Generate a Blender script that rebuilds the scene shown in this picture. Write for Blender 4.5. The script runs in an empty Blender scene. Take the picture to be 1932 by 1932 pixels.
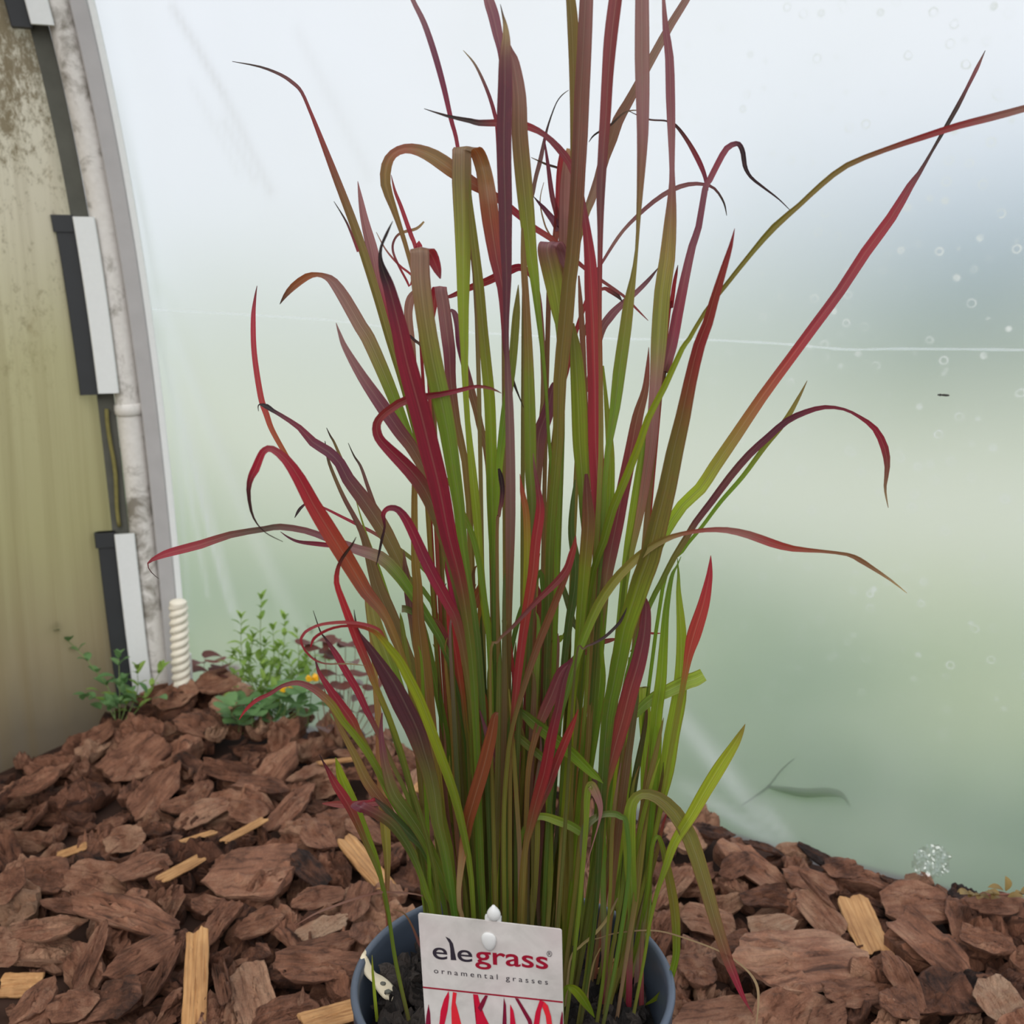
import bpy, bmesh, math, random, re
import numpy as np
from mathutils import Vector, Matrix, noise

# ------------------------------------------------------------------ camera, sky, exposure
C = bpy.context.scene.collection
SC = bpy.context.scene
F_PX, PITCH = 2000.0, math.radians(12.0)
CAM_Z = 0.50
SP, CP = math.sin(PITCH), math.cos(PITCH)
cam_d = bpy.data.cameras.new('camera')
cam = bpy.data.objects.new('camera', cam_d)
C.objects.link(cam)
cam.location = (0, 0, CAM_Z)
cam.rotation_euler = (math.radians(78), 0, 0)
cam_d.sensor_width = 36.0
cam_d.sensor_fit = 'HORIZONTAL'
cam_d.lens = 36.0 * F_PX / 1932.0
cam_d.clip_start = 0.01
cam_d.dof.use_dof = True
cam_d.dof.focus_distance = 0.57
cam_d.dof.aperture_fstop = 15.0
SC.camera = cam

world = bpy.data.worlds.new('overcast_sky')
SC.world = world
world.use_nodes = True
wn = world.node_tree
wn.nodes.clear()
w_out = wn.nodes.new('ShaderNodeOutputWorld')
w_bg = wn.nodes.new('ShaderNodeBackground')
w_tc = wn.nodes.new('ShaderNodeTexCoord')
w_no = wn.nodes.new('ShaderNodeTexNoise')
w_no.inputs['Scale'].default_value = 1.6
w_no.inputs['Detail'].default_value = 3
w_cr = wn.nodes.new('ShaderNodeValToRGB')
w_cr.color_ramp.elements[0].position = 0.3
w_cr.color_ramp.elements[0].color = (0.82, 0.89, 1.0, 1)
w_cr.color_ramp.elements[1].position = 0.7
w_cr.color_ramp.elements[1].color = (1.0, 1.0, 1.0, 1)
wn.links.new(w_tc.outputs['Generated'], w_no.inputs['Vector'])
wn.links.new(w_no.outputs['Fac'], w_cr.inputs['Fac'])
wn.links.new(w_cr.outputs['Color'], w_bg.inputs['Color'])
w_bg.inputs['Strength'].default_value = 1.12
wn.links.new(w_bg.outputs['Background'], w_out.inputs['Surface'])

sun_d = bpy.data.lights.new('sun', 'SUN')
sun_d.energy = 1.9
sun_d.angle = math.radians(65)
sun_d.color = (1.0, 0.97, 0.93)
sun = bpy.data.objects.new('sun', sun_d)
C.objects.link(sun)
sun.rotation_euler = (math.radians(42), math.radians(-18), 0)

vs = SC.view_settings
vs.view_transform = 'Standard'
vs.look = 'None'
vs.exposure = 0.0
vs.gamma = 1.0
vs.use_curve_mapping = False

rnd = random.Random(7)
PI = math.pi

# ------------------------------------------------------------------ helpers
def ray(px, py):
    a = (px - 966.0) / F_PX
    b = -(py - 966.0) / F_PX
    return Vector((a, b * SP + CP, b * CP - SP))
CAM = Vector((0, 0, CAM_Z))
def on_z(px, py, z):
    r = ray(px, py)
    return CAM + r * ((z - CAM_Z) / r.z)
def on_plane(px, py, p0, n):
    r = ray(px, py)
    return CAM + r * ((p0 - CAM).dot(n) / r.dot(n))
def on_lean(px, py, yb, lean, zb):
    # the upright plane y = yb + lean * (z - zb)
    r = ray(px, py)
    return CAM + r * ((yb + lean * (CAM_Z - zb)) / (r.y - lean * r.z))
def depth_of(p):
    q = p - CAM
    return q.y * CP - q.z * SP
def lin(c):
    return tuple((v / 255.0 / 12.92) if v / 255.0 <= 0.04045 else ((v / 255.0 + 0.055) / 1.055) ** 2.4 for v in c)

def mk(name, verts, faces, mat, parent=None, smooth=True):
    me = bpy.data.meshes.new(name)
    me.from_pydata([tuple(v) for v in verts], [], faces)
    if smooth:
        me.polygons.foreach_set('use_smooth', [True] * len(me.polygons))
    me.update()
    o = bpy.data.objects.new(name, me)
    if mat:
        me.materials.append(mat)
    C.objects.link(o)
    if parent:
        o.parent = parent
    return o
def inst(name, me, parent=None):
    o = bpy.data.objects.new(name, me)
    C.objects.link(o)
    if parent:
        o.parent = parent
    return o
def tag(o, label, cat=None, group=None, kind=None):
    o['label'] = label
    if cat: o['category'] = cat
    if group: o['group'] = group
    if kind: o['kind'] = kind
    return o
def empty(name, loc):
    o = bpy.data.objects.new(name, None)
    o.empty_display_size = 0.02
    o.location = loc
    C.objects.link(o)
    return o
def child(o, parent):
    # parent o while keeping world-space vertices (parents are empties without rotation)
    o.parent = parent
    o.location = -Vector(parent.location)
    return o

def tube(pts, radii, seg=8, caps=True):
    pts = [Vector(p) for p in pts]
    if not isinstance(radii, (list, tuple)):
        radii = [radii] * len(pts)
    V, Fc = [], []
    prev = None
    n = len(pts)
    for i, p in enumerate(pts):
        t = (pts[min(i + 1, n - 1)] - pts[max(i - 1, 0)]).normalized()
        if prev is None:
            a = t.cross(Vector((0, 0, 1)))
            if a.length < 0.1: a = t.cross(Vector((1, 0, 0)))
            a.normalize()
        else:
            a = (prev - t * prev.dot(t)).normalized()
        prev = a
        b = t.cross(a)
        for k in range(seg):
            an = 2 * PI * k / seg
            V.append(p + (a * math.cos(an) + b * math.sin(an)) * radii[i])
    for i in range(n - 1):
        for k in range(seg):
            Fc.append((i * seg + k, i * seg + (k + 1) % seg, (i + 1) * seg + (k + 1) % seg, (i + 1) * seg + k))
    if caps:
        Fc.append(tuple(reversed(range(seg))))
        Fc.append(tuple((n - 1) * seg + k for k in range(seg)))
    return V, Fc

def sweep(pts, A, Bv, prof):
    # sweep a closed 2D profile [(a, b)] given fixed axes A and Bv along pts
    V, Fc = [], []
    m = len(prof)
    for p in pts:
        for a, b in prof:
            V.append(p + A * a + Bv * b)
    for i in range(len(pts) - 1):
        for k in range(m):
            Fc.append((i * m + k, i * m + (k + 1) % m, (i + 1) * m + (k + 1) % m, (i + 1) * m + k))
    Fc.append(tuple(reversed(range(m))))
    Fc.append(tuple((len(pts) - 1) * m + k for k in range(m)))
    return V, Fc

def lathe(prof, seg, cx, cy):
    V, Fc = [], []
    m = len(prof)
    for k in range(seg):
        an = 2 * PI * k / seg
        for r, z in prof:
            V.append((cx + r * math.cos(an), cy + r * math.sin(an), z))
    for k in range(seg):
        k2 = (k + 1) % seg
        for i in range(m - 1):
            Fc.append((k * m + i, k2 * m + i, k2 * m + i + 1, k * m + i + 1))
    return V, Fc

def catmull(P, sub):
    # P: list of numpy vectors (any width), clamped Catmull-Rom
    out = []
    n = len(P)
    for i in range(n - 1):
        p0, p1, p2, p3 = P[max(i - 1, 0)], P[i], P[i + 1], P[min(i + 2, n - 1)]
        for k in range(sub):
            t = k / sub
            out.append(0.5 * ((2 * p1) + (-p0 + p2) * t + (2 * p0 - 5 * p1 + 4 * p2 - p3) * t * t + (-p0 + 3 * p1 - 3 * p2 + p3) * t ** 3))
    out.append(P[-1])
    return out

# ------------------------------------------------------------------ material helpers
class NT:
    def __init__(self, name):
        self.m = bpy.data.materials.new(name)
        self.m.use_nodes = True
        self.t = self.m.node_tree
        self.t.nodes.clear()
        self.out = self.n('OutputMaterial')
    def n(self, typ, **kw):
        nd = self.t.nodes.new('ShaderNode' + typ)
        for k, v in kw.items():
            setattr(nd, k, v)
        return nd
    def l(self, a, b):
        self.t.links.new(a, b)
    def set(self, sock, v):
        if hasattr(v, 'is_linked') or isinstance(v, bpy.types.NodeSocket):
            self.l(v, sock)
        elif isinstance(v, tuple) and len(v) == 3 and sock.type == 'RGBA':
            sock.default_value = (*v, 1)
        else:
            sock.default_value = v
    def noise(self, vec, scale, detail=3, rough=0.55, dist=0.0):
        nd = self.n('TexNoise')
        if vec is not None: self.l(vec, nd.inputs['Vector'])
        nd.inputs['Scale'].default_value = scale
        nd.inputs['Detail'].default_value = detail
        nd.inputs['Roughness'].default_value = rough
        nd.inputs['Distortion'].default_value = dist
        return nd.outputs['Fac']
    def ramp(self, fac, stops):
        nd = self.n('ValToRGB')
        cr = nd.color_ramp
        while len(cr.elements) < len(stops): cr.elements.new(0.5)
        for e, (p, c) in zip(cr.elements, stops):
            e.position = p
            e.color = (*c, 1) if len(c) == 3 else c
        self.l(fac, nd.inputs['Fac'])
        return nd.outputs['Color']
    def mixc(self, f, a, b, mode='MIX'):
        nd = self.n('Mix', data_type='RGBA', blend_type=mode)
        self.set(nd.inputs[0], f)
        self.set(nd.inputs[6], a)
        self.set(nd.inputs[7], b)
        return nd.outputs[2]
    def math(self, op, a, b=None, clamp=False):
        nd = self.n('Math', operation=op, use_clamp=clamp)
        self.set(nd.inputs[0], a)
        if b is not None: self.set(nd.inputs[1], b)
        return nd.outputs[0]
    def mapr(self, v, a, b, c=0.0, d=1.0):
        nd = self.n('MapRange')
        self.set(nd.inputs[0], v)
        for i, x in enumerate((a, b, c, d)): nd.inputs[i + 1].default_value = x
        return nd.outputs[0]
    def mapping(self, vec, scale=(1, 1, 1), loc=(0, 0, 0)):
        nd = self.n('Mapping')
        self.l(vec, nd.inputs['Vector'])
        nd.inputs['Scale'].default_value = scale
        nd.inputs['Location'].default_value = loc
        return nd.outputs['Vector']
    def attr(self, name, typ='GEOMETRY', out='Fac'):
        nd = self.n('Attribute', attribute_name=name, attribute_type=typ)
        return nd.outputs[out]
    def bump(self, h, strength=0.5, dist=0.002):
        nd = self.n('Bump')
        self.l(h, nd.inputs['Height'])
        nd.inputs['Strength'].default_value = strength
        nd.inputs['Distance'].default_value = dist
        return nd.outputs['Normal']
    def bsdf(self, col, rough=0.6, normal=None, spec=0.5, metal=0.0):
        nd = self.n('BsdfPrincipled')
        self.set(nd.inputs['Base Color'], col)
        self.set(nd.inputs['Roughness'], rough)
        nd.inputs['Specular IOR Level'].default_value = spec
        nd.inputs['Metallic'].default_value = metal
        if normal: self.l(normal, nd.inputs['Normal'])
        return nd.outputs[0]
    def mixs(self, f, a, b):
        nd = self.n('MixShader')
        self.set(nd.inputs[0], f)
        self.l(a, nd.inputs[1]); self.l(b, nd.inputs[2])
        return nd.outputs[0]
    def finish(self, s):
        self.l(s, self.out.inputs['Surface'])
        return self.m
    def objco(self):
        return self.n('TexCoord').outputs['Object']
    def pos(self):
        return self.n('NewGeometry').outputs['Position']

def mat_plain(name, col, rough=0.5, var=0.12, scale=60, spec=0.5):
    t = NT(name)
    n_ = t.noise(t.objco(), scale, 4)
    c = t.mixc(n_, tuple(v * (1 - var) for v in col), tuple(min(1, v * (1 + var)) for v in col))
    return t.finish(t.bsdf(c, rough, t.bump(n_, 0.15, 0.0006), spec))

def mat_bark(name, a, b, c, dark, tone_src='OBJECT', grain=(3, 16, 16)):
    t = NT(name)
    co = t.attr('bc', out='Vector')
    big = t.noise(co, 2.6, 5, 0.6)
    gr = t.noise(t.mapping(co, grain), 1.0, 7, 0.68, 0.9)
    fine = t.noise(co, 38, 5, 0.7)
    tone = t.attr('tone', tone_src)
    f = t.math('ADD', t.math('MULTIPLY', big, 0.75), t.math('MULTIPLY', gr, 0.5))
    f = t.math('ADD', f, t.math('MULTIPLY', t.math('SUBTRACT', tone, 0.5), 0.75))
    col = t.ramp(f, [(0.28, dark), (0.48, a), (0.64, b), (0.90, c)])
    col = t.mixc(t.mapr(fine, 0.35, 0.7, 0.0, 0.55), col, t.mixc(0.5, col, dark))
    crack = t.mapr(gr, 0.30, 0.44, 1.0, 0.0)
    col = t.mixc(t.math('MULTIPLY', crack, 0.7), col, dark)
    h = t.math('ADD', t.math('MULTIPLY', gr, 1.0), t.math('MULTIPLY', fine, 0.45))
    return t.finish(t.bsdf(col, 0.62, t.bump(h, 1.0, 0.007), 0.35))

def mat_wood(name, a, b, dark):
    t = NT(name)
    co = t.attr('bc', out='Vector')
    gr = t.noise(t.mapping(co, (1.2, 24, 24)), 1.0, 6, 0.65, 0.25)
    bl = t.noise(co, 3, 3)
    col = t.ramp(gr, [(0.28, dark), (0.45, a), (0.75, b)])
    col = t.mixc(t.mapr(bl, 0.4, 0.75, 0, 0.5), col, dark)
    return t.finish(t.bsdf(col, 0.65, t.bump(gr, 0.7, 0.002), 0.3))

BARK_DARK = lin((44, 27, 21))
M_BARK = mat_bark('bark', lin((120, 78, 58)), lin((166, 114, 88)), lin((212, 166, 134)), BARK_DARK)
M_BARK_S = mat_bark('bark_fill', lin((110, 71, 53)), lin((154, 105, 80)), lin((192, 147, 118)), BARK_DARK, 'GEOMETRY')
M_BARKL = mat_bark('bark_flaky', lin((150, 98, 72)), lin((182, 128, 98)), lin((214, 176, 146)), lin((80, 48, 36)))
M_WOOD = mat_wood('pale_wood', lin((182, 134, 86)), lin((212, 168, 116)), lin((120, 80, 50)))
M_SOIL = mat_plain('dark_soil', lin((58, 40, 32)), 0.9, 0.4, 40, 0.2)
M_PEAT = mat_bark('potting_bark', lin((34, 29, 28)), lin((55, 48, 45)), lin((98, 88, 82)), lin((12, 10, 10)), 'GEOMETRY')
# ------------------------------------------------------------------ the setting: polytunnel corner
FOOT0 = on_z(345, 1292, 0.0)
FOOT1 = on_z(1875, 1672, 0.0)
WD = (FOOT1 - FOOT0); WD.z = 0; WD.normalize()           # along the film wall, corner -> near right
WN = Vector((-WD.y * -1, 0, 0))
WN = Vector((WD.y, -WD.x, 0))                            # into the tunnel
if WN.y > 0: WN = -WN
Z = Vector((0, 0, 1))

# the curved hoop, traced in its own upright plane
HOOP_P0 = on_z(303, 1312, 0.0)
hoop_px = [(308, 1340), (300, 1280), (281, 1090), (262, 940), (243, 790), (236, 700), (216, 545), (190, 362), (150, 181), (108, 0)]
hoop = [on_plane(x, y, HOOP_P0, WD) for x, y in hoop_px]
hz = [p.z for p in hoop]
ht = [(p - HOOP_P0).dot(WN) for p in hoop]
pc = np.polyfit(hz, ht, 3)
ztop_fit = hz[-1]
slope_top = float(np.polyval(np.polyder(pc), ztop_fit))
def prof(z):
    # inward shift of the hoop at height z
    if z <= ztop_fit:
        return float(np.polyval(pc, max(z, -0.05)))
    e = z - ztop_fit
    return float(np.polyval(pc, ztop_fit)) + slope_top * e + 0.12 * e * e
HOOP_OFF = (HOOP_P0 - FOOT0).dot(WN)
def wall_pt(s, z, out=0.0):
    # point on the film: s along the wall from the corner, z up; out = metres outwards
    return Vector((FOOT0.x, FOOT0.y, 0)) + WD * s + WN * (prof(z) - prof(0.0) - out) + Z * z
def px_wall(px, py, out=0.0):
    # where the ray through a pixel meets the film
    z = 0.4
    r = ray(px, py)
    k = 1.0
    for _ in range(40):
        p0 = wall_pt(0, z, out)
        k = (p0 - CAM).dot(WN) / r.dot(WN)
        z = 0.5 * z + 0.5 * (CAM + r * k).z
    p = CAM + r * k
    return (p - wall_pt(0, z, out)).dot(WD), z

# --- materials
def mat_film():
    t = NT('polythene_film')
    crease = t.attr('crease')
    dirt = t.attr('dirt')
    spots = t.attr('spots')
    co = t.pos()
    vo = t.n('TexVoronoi', feature='DISTANCE_TO_EDGE')
    t.l(t.mapping(co, (1, 1, 1)), vo.inputs['Vector'])
    vo.inputs['Scale'].default_value = 70
    cell = t.n('TexVoronoi', feature='F1')
    t.l(co, cell.inputs['Vector']); cell.inputs['Scale'].default_value = 85
    ring = t.math('MULTIPLY', t.mapr(cell.outputs['Distance'], 0.16, 0.24, 0, 1), t.mapr(cell.outputs['Distance'], 0.26, 0.36, 1, 0))
    sep = t.n('SeparateColor'); t.l(cell.outputs['Color'], sep.inputs[0])
    ring = t.math('MULTIPLY', ring, t.mapr(sep.outputs[0], 0.62, 0.7, 0, 1))
    pat = t.mapr(t.noise(co, 60, 4), 0.35, 0.7, 0, 1)
    drop = t.math('MULTIPLY', t.math('MULTIPLY', ring, pat), spots, True)
    cloud = t.noise(co, 5, 4)
    haze = t.math('ADD', t.mapr(cloud, 0.3, 0.7, 0.22, 0.36), t.math('MULTIPLY', crease, 0.75))
    haze = t.math('ADD', haze, t.math('MULTIPLY', drop, 0.85), True)
    ripple = t.noise(t.mapping(co, (90, 90, 160)), 1.0, 3)
    nrm = t.bump(ripple, 0.12, 0.001)
    rf = t.n('BsdfRefraction')
    rf.inputs['Color'].default_value = (0.885, 0.905, 0.94, 1)
    rf.inputs['Roughness'].default_value = 0.62
    rf.inputs['IOR'].default_value = 1.28
    tr = t.n('BsdfTranslucent')
    tr.inputs['Color'].default_value = (0.98, 0.99, 0.99, 1)
    df = t.n('BsdfDiffuse')
    t.l(t.mixc(dirt, (0.80, 0.82, 0.83), (0.45, 0.42, 0.36)), df.inputs['Color'])
    gl = t.n('BsdfGlossy'); gl.inputs['Roughness'].default_value = 0.35
    gl.inputs['Color'].default_value = (0.8, 0.8, 0.8, 1)
    t.l(nrm, gl.inputs['Normal'])
    milky = t.mixs(0.35, tr.outputs[0], df.outputs[0])
    s = t.mixs(haze, rf.outputs[0], milky)
    s = t.mixs(t.math('MULTIPLY', dirt, 0.22), s, df.outputs[0])
    s = t.mixs(0.045, s, gl.outputs[0])
    return t.finish(s)
M_FILM = mat_film()

def mat_panel():
    t = NT('stained_sheet')
    co = t.pos()
    sx = t.n('SeparateXYZ'); t.l(co, sx.inputs[0])
    z = sx.outputs['Z']
    wob = t.noise(t.mapping(co, (6, 6, 2)), 1.0, 4)
    zz = t.math('ADD', z, t.math('MULTIPLY', t.math('SUBTRACT', wob, 0.5), 0.16))
    col = t.ramp(t.mapr(zz, 0.0, 1.0), [(0.0, lin((124, 112, 94))), (0.10, lin((164, 148, 118))), (0.24, lin((186, 176, 132))),
                                        (0.42, lin((200, 190, 150))), (0.58, lin((222, 210, 188))), (0.78, lin((232, 222, 210)))])
    streak = t.noise(t.mapping(co, (60, 60, 1.2)), 1.0, 4)
    col = t.mixc(t.mapr(streak, 0.42, 0.75, 0, 0.32), col, lin((128, 106, 66)))
    # mould speckle, dense high up and sparse lower down
    sp = t.noise(t.mapping(co, (1, 1, 0.75)), 95, 6, 0.8, 0.2)
    patch = t.noise(co, 9, 3)
    lim = t.math('ADD', t.mapr(z, 0.45, 0.80, 0.0, 0.20), t.math('MULTIPLY', t.math('SUBTRACT', patch, 0.5), 0.5))
    m = t.mapr(t.math('ADD', sp, lim), 0.56, 0.72, 0, 1)
    m = t.math('MULTIPLY', m, t.mapr(z, 0.30, 0.62, 0.0, 0.80))
    col = t.mixc(m, col, lin((112, 92, 58)))
    bl = t.mapr(t.noise(t.mapping(co, (1, 1, 0.8)), 26, 4, 0.6), 0.64, 0.72, 0, 0.75)
    bl = t.math('MULTIPLY', bl, t.mapr(z, 0.40, 0.6, 0.0, 1.0))
    col = t.mixc(bl, col, lin((132, 104, 58)))
    tr = t.n('BsdfTranslucent'); t.l(col, tr.inputs['Color'])
    b = t.bsdf(col, 0.55, t.bump(streak, 0.2, 0.002), 0.3)
    return t.finish(t.mixs(0.35, b, tr.outputs[0]))
M_PANEL = mat_panel()

def mat_white_paint():
    t = NT('weathered_white_paint')
    co = t.objco()
    n1 = t.noise(co, 38, 5, 0.65, 0.5)
    n2 = t.noise(t.mapping(co, (1, 1, 0.35)), 16, 4)
    n3 = t.noise(co, 160, 3)
    col = t.mixc(t.mapr(n3, 0.3, 0.7, 0, 0.35), lin((226, 222, 216)), lin((196, 190, 182)))
    m = t.mapr(t.math('ADD', t.math('MULTIPLY', n1, 0.6), t.math('MULTIPLY', n2, 0.5)), 0.55, 0.68, 0, 0.85)
    col = t.mixc(m, col, lin((116, 108, 94)))
    return t.finish(t.bsdf(col, 0.55, t.bump(t.math('ADD', n1, n3), 0.3, 0.001), 0.35))
M_WPAINT = mat_white_paint()
M_GREYRAIL = mat_plain('dull_aluminium', lin((178, 175, 174)), 0.5, 0.12, 40, 0.5)
M_WSTRIP = mat_plain('white_plastic_strip', lin((232, 234, 232)), 0.4, 0.04, 200)
M_BLACK = mat_plain('black_rubber', lin((52, 54, 56)), 0.5, 0.15, 60)
M_GREYSTRIP = mat_plain('grimy_grey_strip', lin((92, 92, 84)), 0.7, 0.35, 30, 0.2)
M_ANCHOR = mat_plain('off_white_rope', lin((232, 224, 206)), 0.6, 0.08, 80)

def mat_lawn():
    t = NT('lawn_grass')
    co = t.pos()
    n1 = t.noise(co, 1.6, 3)
    n2 = t.noise(co, 9, 4)
    f = t.math('ADD', t.math('MULTIPLY', n1, 0.8), t.math('MULTIPLY', n2, 0.2))
    col = t.ramp(f, [(0.38, lin((88, 120, 80))), (0.5, lin((132, 154, 112))), (0.62, lin((182, 188, 138)))])
    return t.finish(t.bsdf(col, 0.9, None, 0.1))
M_LAWN = mat_lawn()
M_GRAVEL = mat_plain('pale_gravel', lin((198, 200, 176)), 0.9, 0.12, 30, 0.2)
M_FARTREE = mat_plain('far_blue_green_tree', lin((150, 172, 190)), 0.95, 0.2, 2, 0.05)  # blue-grey haze put into the tree colour itself

# --- film wall (inside of the tunnel side)
def build_film():
    s0, s1, z0, z1 = 0.0, 1.9, -0.05, 1.35
    ns, nz = 300, 200
    lines = []   # (s, z) pairs of creases, height amplitude, half width, whitening
    def cr(a, b, amp, wid, wh):
        lines.append((px_wall(*a), px_wall(*b), amp, wid, wh))
    cr((296, 610), (440, 1150), 0.004, 0.0045, 0.9)
    cr((306, 640), (395, 1120), 0.003, 0.004, 0.6)
    cr((310, 560), (560, 1180), 0.0035, 0.012, 0.30)
    cr((318, 640), (470, 1230), 0.003, 0.006, 0.45)
    cr((330, 820), (360, 1180), 0.003, 0.004, 0.5)
    cr((230, 180), (330, 700), 0.003, 0.006, 0.40)
    cr((1240, 1290), (1470, 1590), 0.003, 0.010, 0.45)
    cr((1290, 1480), (1480, 1600), 0.003, 0.008, 0.4)
    cr((1420, 1500), (1500, 1600), 0.002, 0.006, 0.35)
    dirts = [(px_wall(325, 15), px_wall(420, 180), 0.006, 0.8), (px_wall(420, 180), px_wall(510, 360), 0.007, 0.6),
             (px_wall(420, 230), px_wall(480, 340), 0.006, 0.5), (px_wall(560, 60), px_wall(690, 330), 0.007, 0.35),
             (px_wall(360, 160), px_wall(450, 330), 0.005, 0.35)]
    S = np.linspace(s0, s1, ns); Zs = np.linspace(z0, z1, nz)
    SS, ZZ = np.meshgrid(S, Zs, indexing='ij')
    disp = np.zeros_like(SS); cre = np.zeros_like(SS); dirt = np.zeros_like(SS)
    def seg_d(a, b):
        ax, az = a; bx, bz = b
        dx, dz = bx - ax, bz - az
        t = np.clip(((SS - ax) * dx + (ZZ - az) * dz) / (dx * dx + dz * dz), 0, 1)
        return np.hypot(SS - ax - t * dx, ZZ - az - t * dz), t
    for a, b, amp, wid, wh in lines:
        d, t = seg_d(a, b)
        g = np.exp(-(d / wid) ** 2) * (0.35 + 0.65 * np.sin(np.pi * np.clip(t, 0.05, 0.95)))
        disp += amp * g; cre = np.maximum(cre, wh * g)
    for a, b, wid, am in dirts:
        d, t = seg_d(a, b)
        dirt = np.maximum(dirt, am * np.exp(-(d / wid) ** 2))
    disp += 0.004 * np.sin(SS * 9 + 2.5 * ZZ) * np.clip(ZZ * 2, 0, 1) + 0.0025 * np.sin(SS * 23 - ZZ * 7)
    spots = np.clip((SS - 0.55) / 0.35, 0, 1) * np.clip((ZZ - 0.10) / 0.2, 0, 1)
    V = []
    for i in range(ns):
        for j in range(nz):
            V.append(wall_pt(SS[i, j], ZZ[i, j], -disp[i, j]))
    Fc = []
    for i in range(ns - 1):
        for j in range(nz - 1):
            Fc.append((i * nz + j, (i + 1) * nz + j, (i + 1) * nz + j + 1, i * nz + j + 1))
    o = mk('wall_right', V, Fc, M_FILM)
    me = o.data
    nrm = me.polygons[ns * nz // 2 - 50].normal
    if nrm.dot(WN) < 0:
        me.flip_normals()
    for nm, arr in (('crease', cre), ('dirt', dirt), ('spots', spots)):
        at = me.attributes.new(nm, 'FLOAT', 'POINT')
        at.data.foreach_set('value', arr.ravel().astype(np.float32))
    tag(o, 'translucent milky polythene film wall with creases behind the grass', kind='structure')
    # horizontal fold line across the film
    seam_px = [(230, 575), (300, 583), (420, 590), (640, 604), (760, 618), (1000, 632), (1160, 638), (1320, 640), (1400, 643), (1500, 649), (1600, 658), (1700, 657), (1932, 659), (2300, 668)]
    sp = [px_wall(x, y) for x, y in seam_px]
    pts = catmull([np.array(p) for p in sp], 5)
    V, Fc = [], []
    for k, (s, z) in enumerate(pts):
        w = 0.0011 * (0.8 + 0.5 * noise.noise((k * 0.7, 0, 0)))
        for dz, out in ((w, -0.0086), (-w, -0.0112)):
            V.append(wall_pt(s, z + dz, out))
    for k in range(len(pts) - 1):
        Fc.append((k * 2, k * 2 + 1, k * 2 + 3, k * 2 + 2))
    sm = mk('film_fold', V, Fc, M_FOLD, o)
    sm['label'] = 'thin whitish fold line across the film'
    return o
t_ = NT('folded_film')
_gl = t_.n('BsdfGlossy'); _gl.inputs['Roughness'].default_value = 0.35; _gl.inputs['Color'].default_value = (0.95, 0.97, 0.97, 1)
_tp = t_.n('BsdfTransparent')
M_FOLD = t_.finish(t_.mixs(0.28, _tp.outputs[0], _gl.outputs[0]))
film = build_film()

# --- end sheet at the left, stained
def hp(z, t=0.0, d=0.0):
    # point by the hoop at height z, t metres further into the tunnel, d metres along the film wall
    return Vector((HOOP_P0.x, HOOP_P0.y, 0)) + WN * (prof(z) + t) + WD * d + Z * z
def build_panel():
    V, Fc = [], []
    nt, nz = 60, 80
    for i in range(nt):
        for j in range(nz):
            t = -0.005 + 1.1 * (i / (nt - 1)) ** 1.4
            z = -0.05 + 1.40 * j / (nz - 1)
            b = 0.010 * math.exp(-(t / 0.06) ** 2) + 0.004 * math.sin(t * 14 + z * 2) + 0.003 * math.sin(z * 9 + t * 5)
            V.append(hp(z, t, -0.030 - 0.9 * b + 0.006))
    for i in range(nt - 1):
        for j in range(nz - 1):
            Fc.append((i * nz + j, (i + 1) * nz + j, (i + 1) * nz + j + 1, i * nz + j + 1))
    o = mk('wall_left', V, Fc, M_PANEL)
    tag(o, 'yellowed mould-stained end sheet at the left of the photo', kind='structure')
build_panel()

zs = [(-0.05 + 1.40 * k / 69) for k in range(70)]
# hoop tube
V, Fc = tube([hp(z) for z in zs], [0.0148 + 0.0004 * noise.noise((z * 12, 1, 0)) for z in zs], 20)
hoop_o = empty('tunnel_hoop', hp(0))
p_ = child(mk('pipe', V, Fc, M_WPAINT), hoop_o)
zj = px_wall(0, 0)[1]
zc = on_plane(241, 772, HOOP_P0, WD).z
V, Fc = tube([hp(zc + dz) for dz in (-0.007, -0.005, 0.0, 0.005, 0.007)], [0.0150, 0.0166, 0.0170, 0.0166, 0.0150], 20)
child(mk('pipe_joint', V, Fc, M_WPAINT), hoop_o)
tag(hoop_o, 'white-painted curved tunnel hoop pipe with grimy flaking paint', 'pipe')

# axes square to the line of sight at the corner: ER to the right, EF towards the tunnel middle
ER = (WD * 0.68 - WN * 0.73).normalized()
EF = (WD * 0.73 + WN * 0.68).normalized()
def box_prof(a0, a1, b0, b1, c=0.0012):
    return [(a0 + c, b0), (a0, b0 + c), (a0, b1 - c), (a0 + c, b1), (a1 - c, b1), (a1, b1 - c), (a1, b0 + c), (a1 - c, b0)]
V, Fc = sweep([hp(z) for z in zs], ER, EF, box_prof(-0.034, -0.0152, -0.004, -0.001, 0.0006))
o = mk('sheet_edge_strip', V, Fc, M_GREYSTRIP, smooth=False)
tag(o, 'long grimy grey edging strip between stained sheet and hoop', 'strip')

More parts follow.
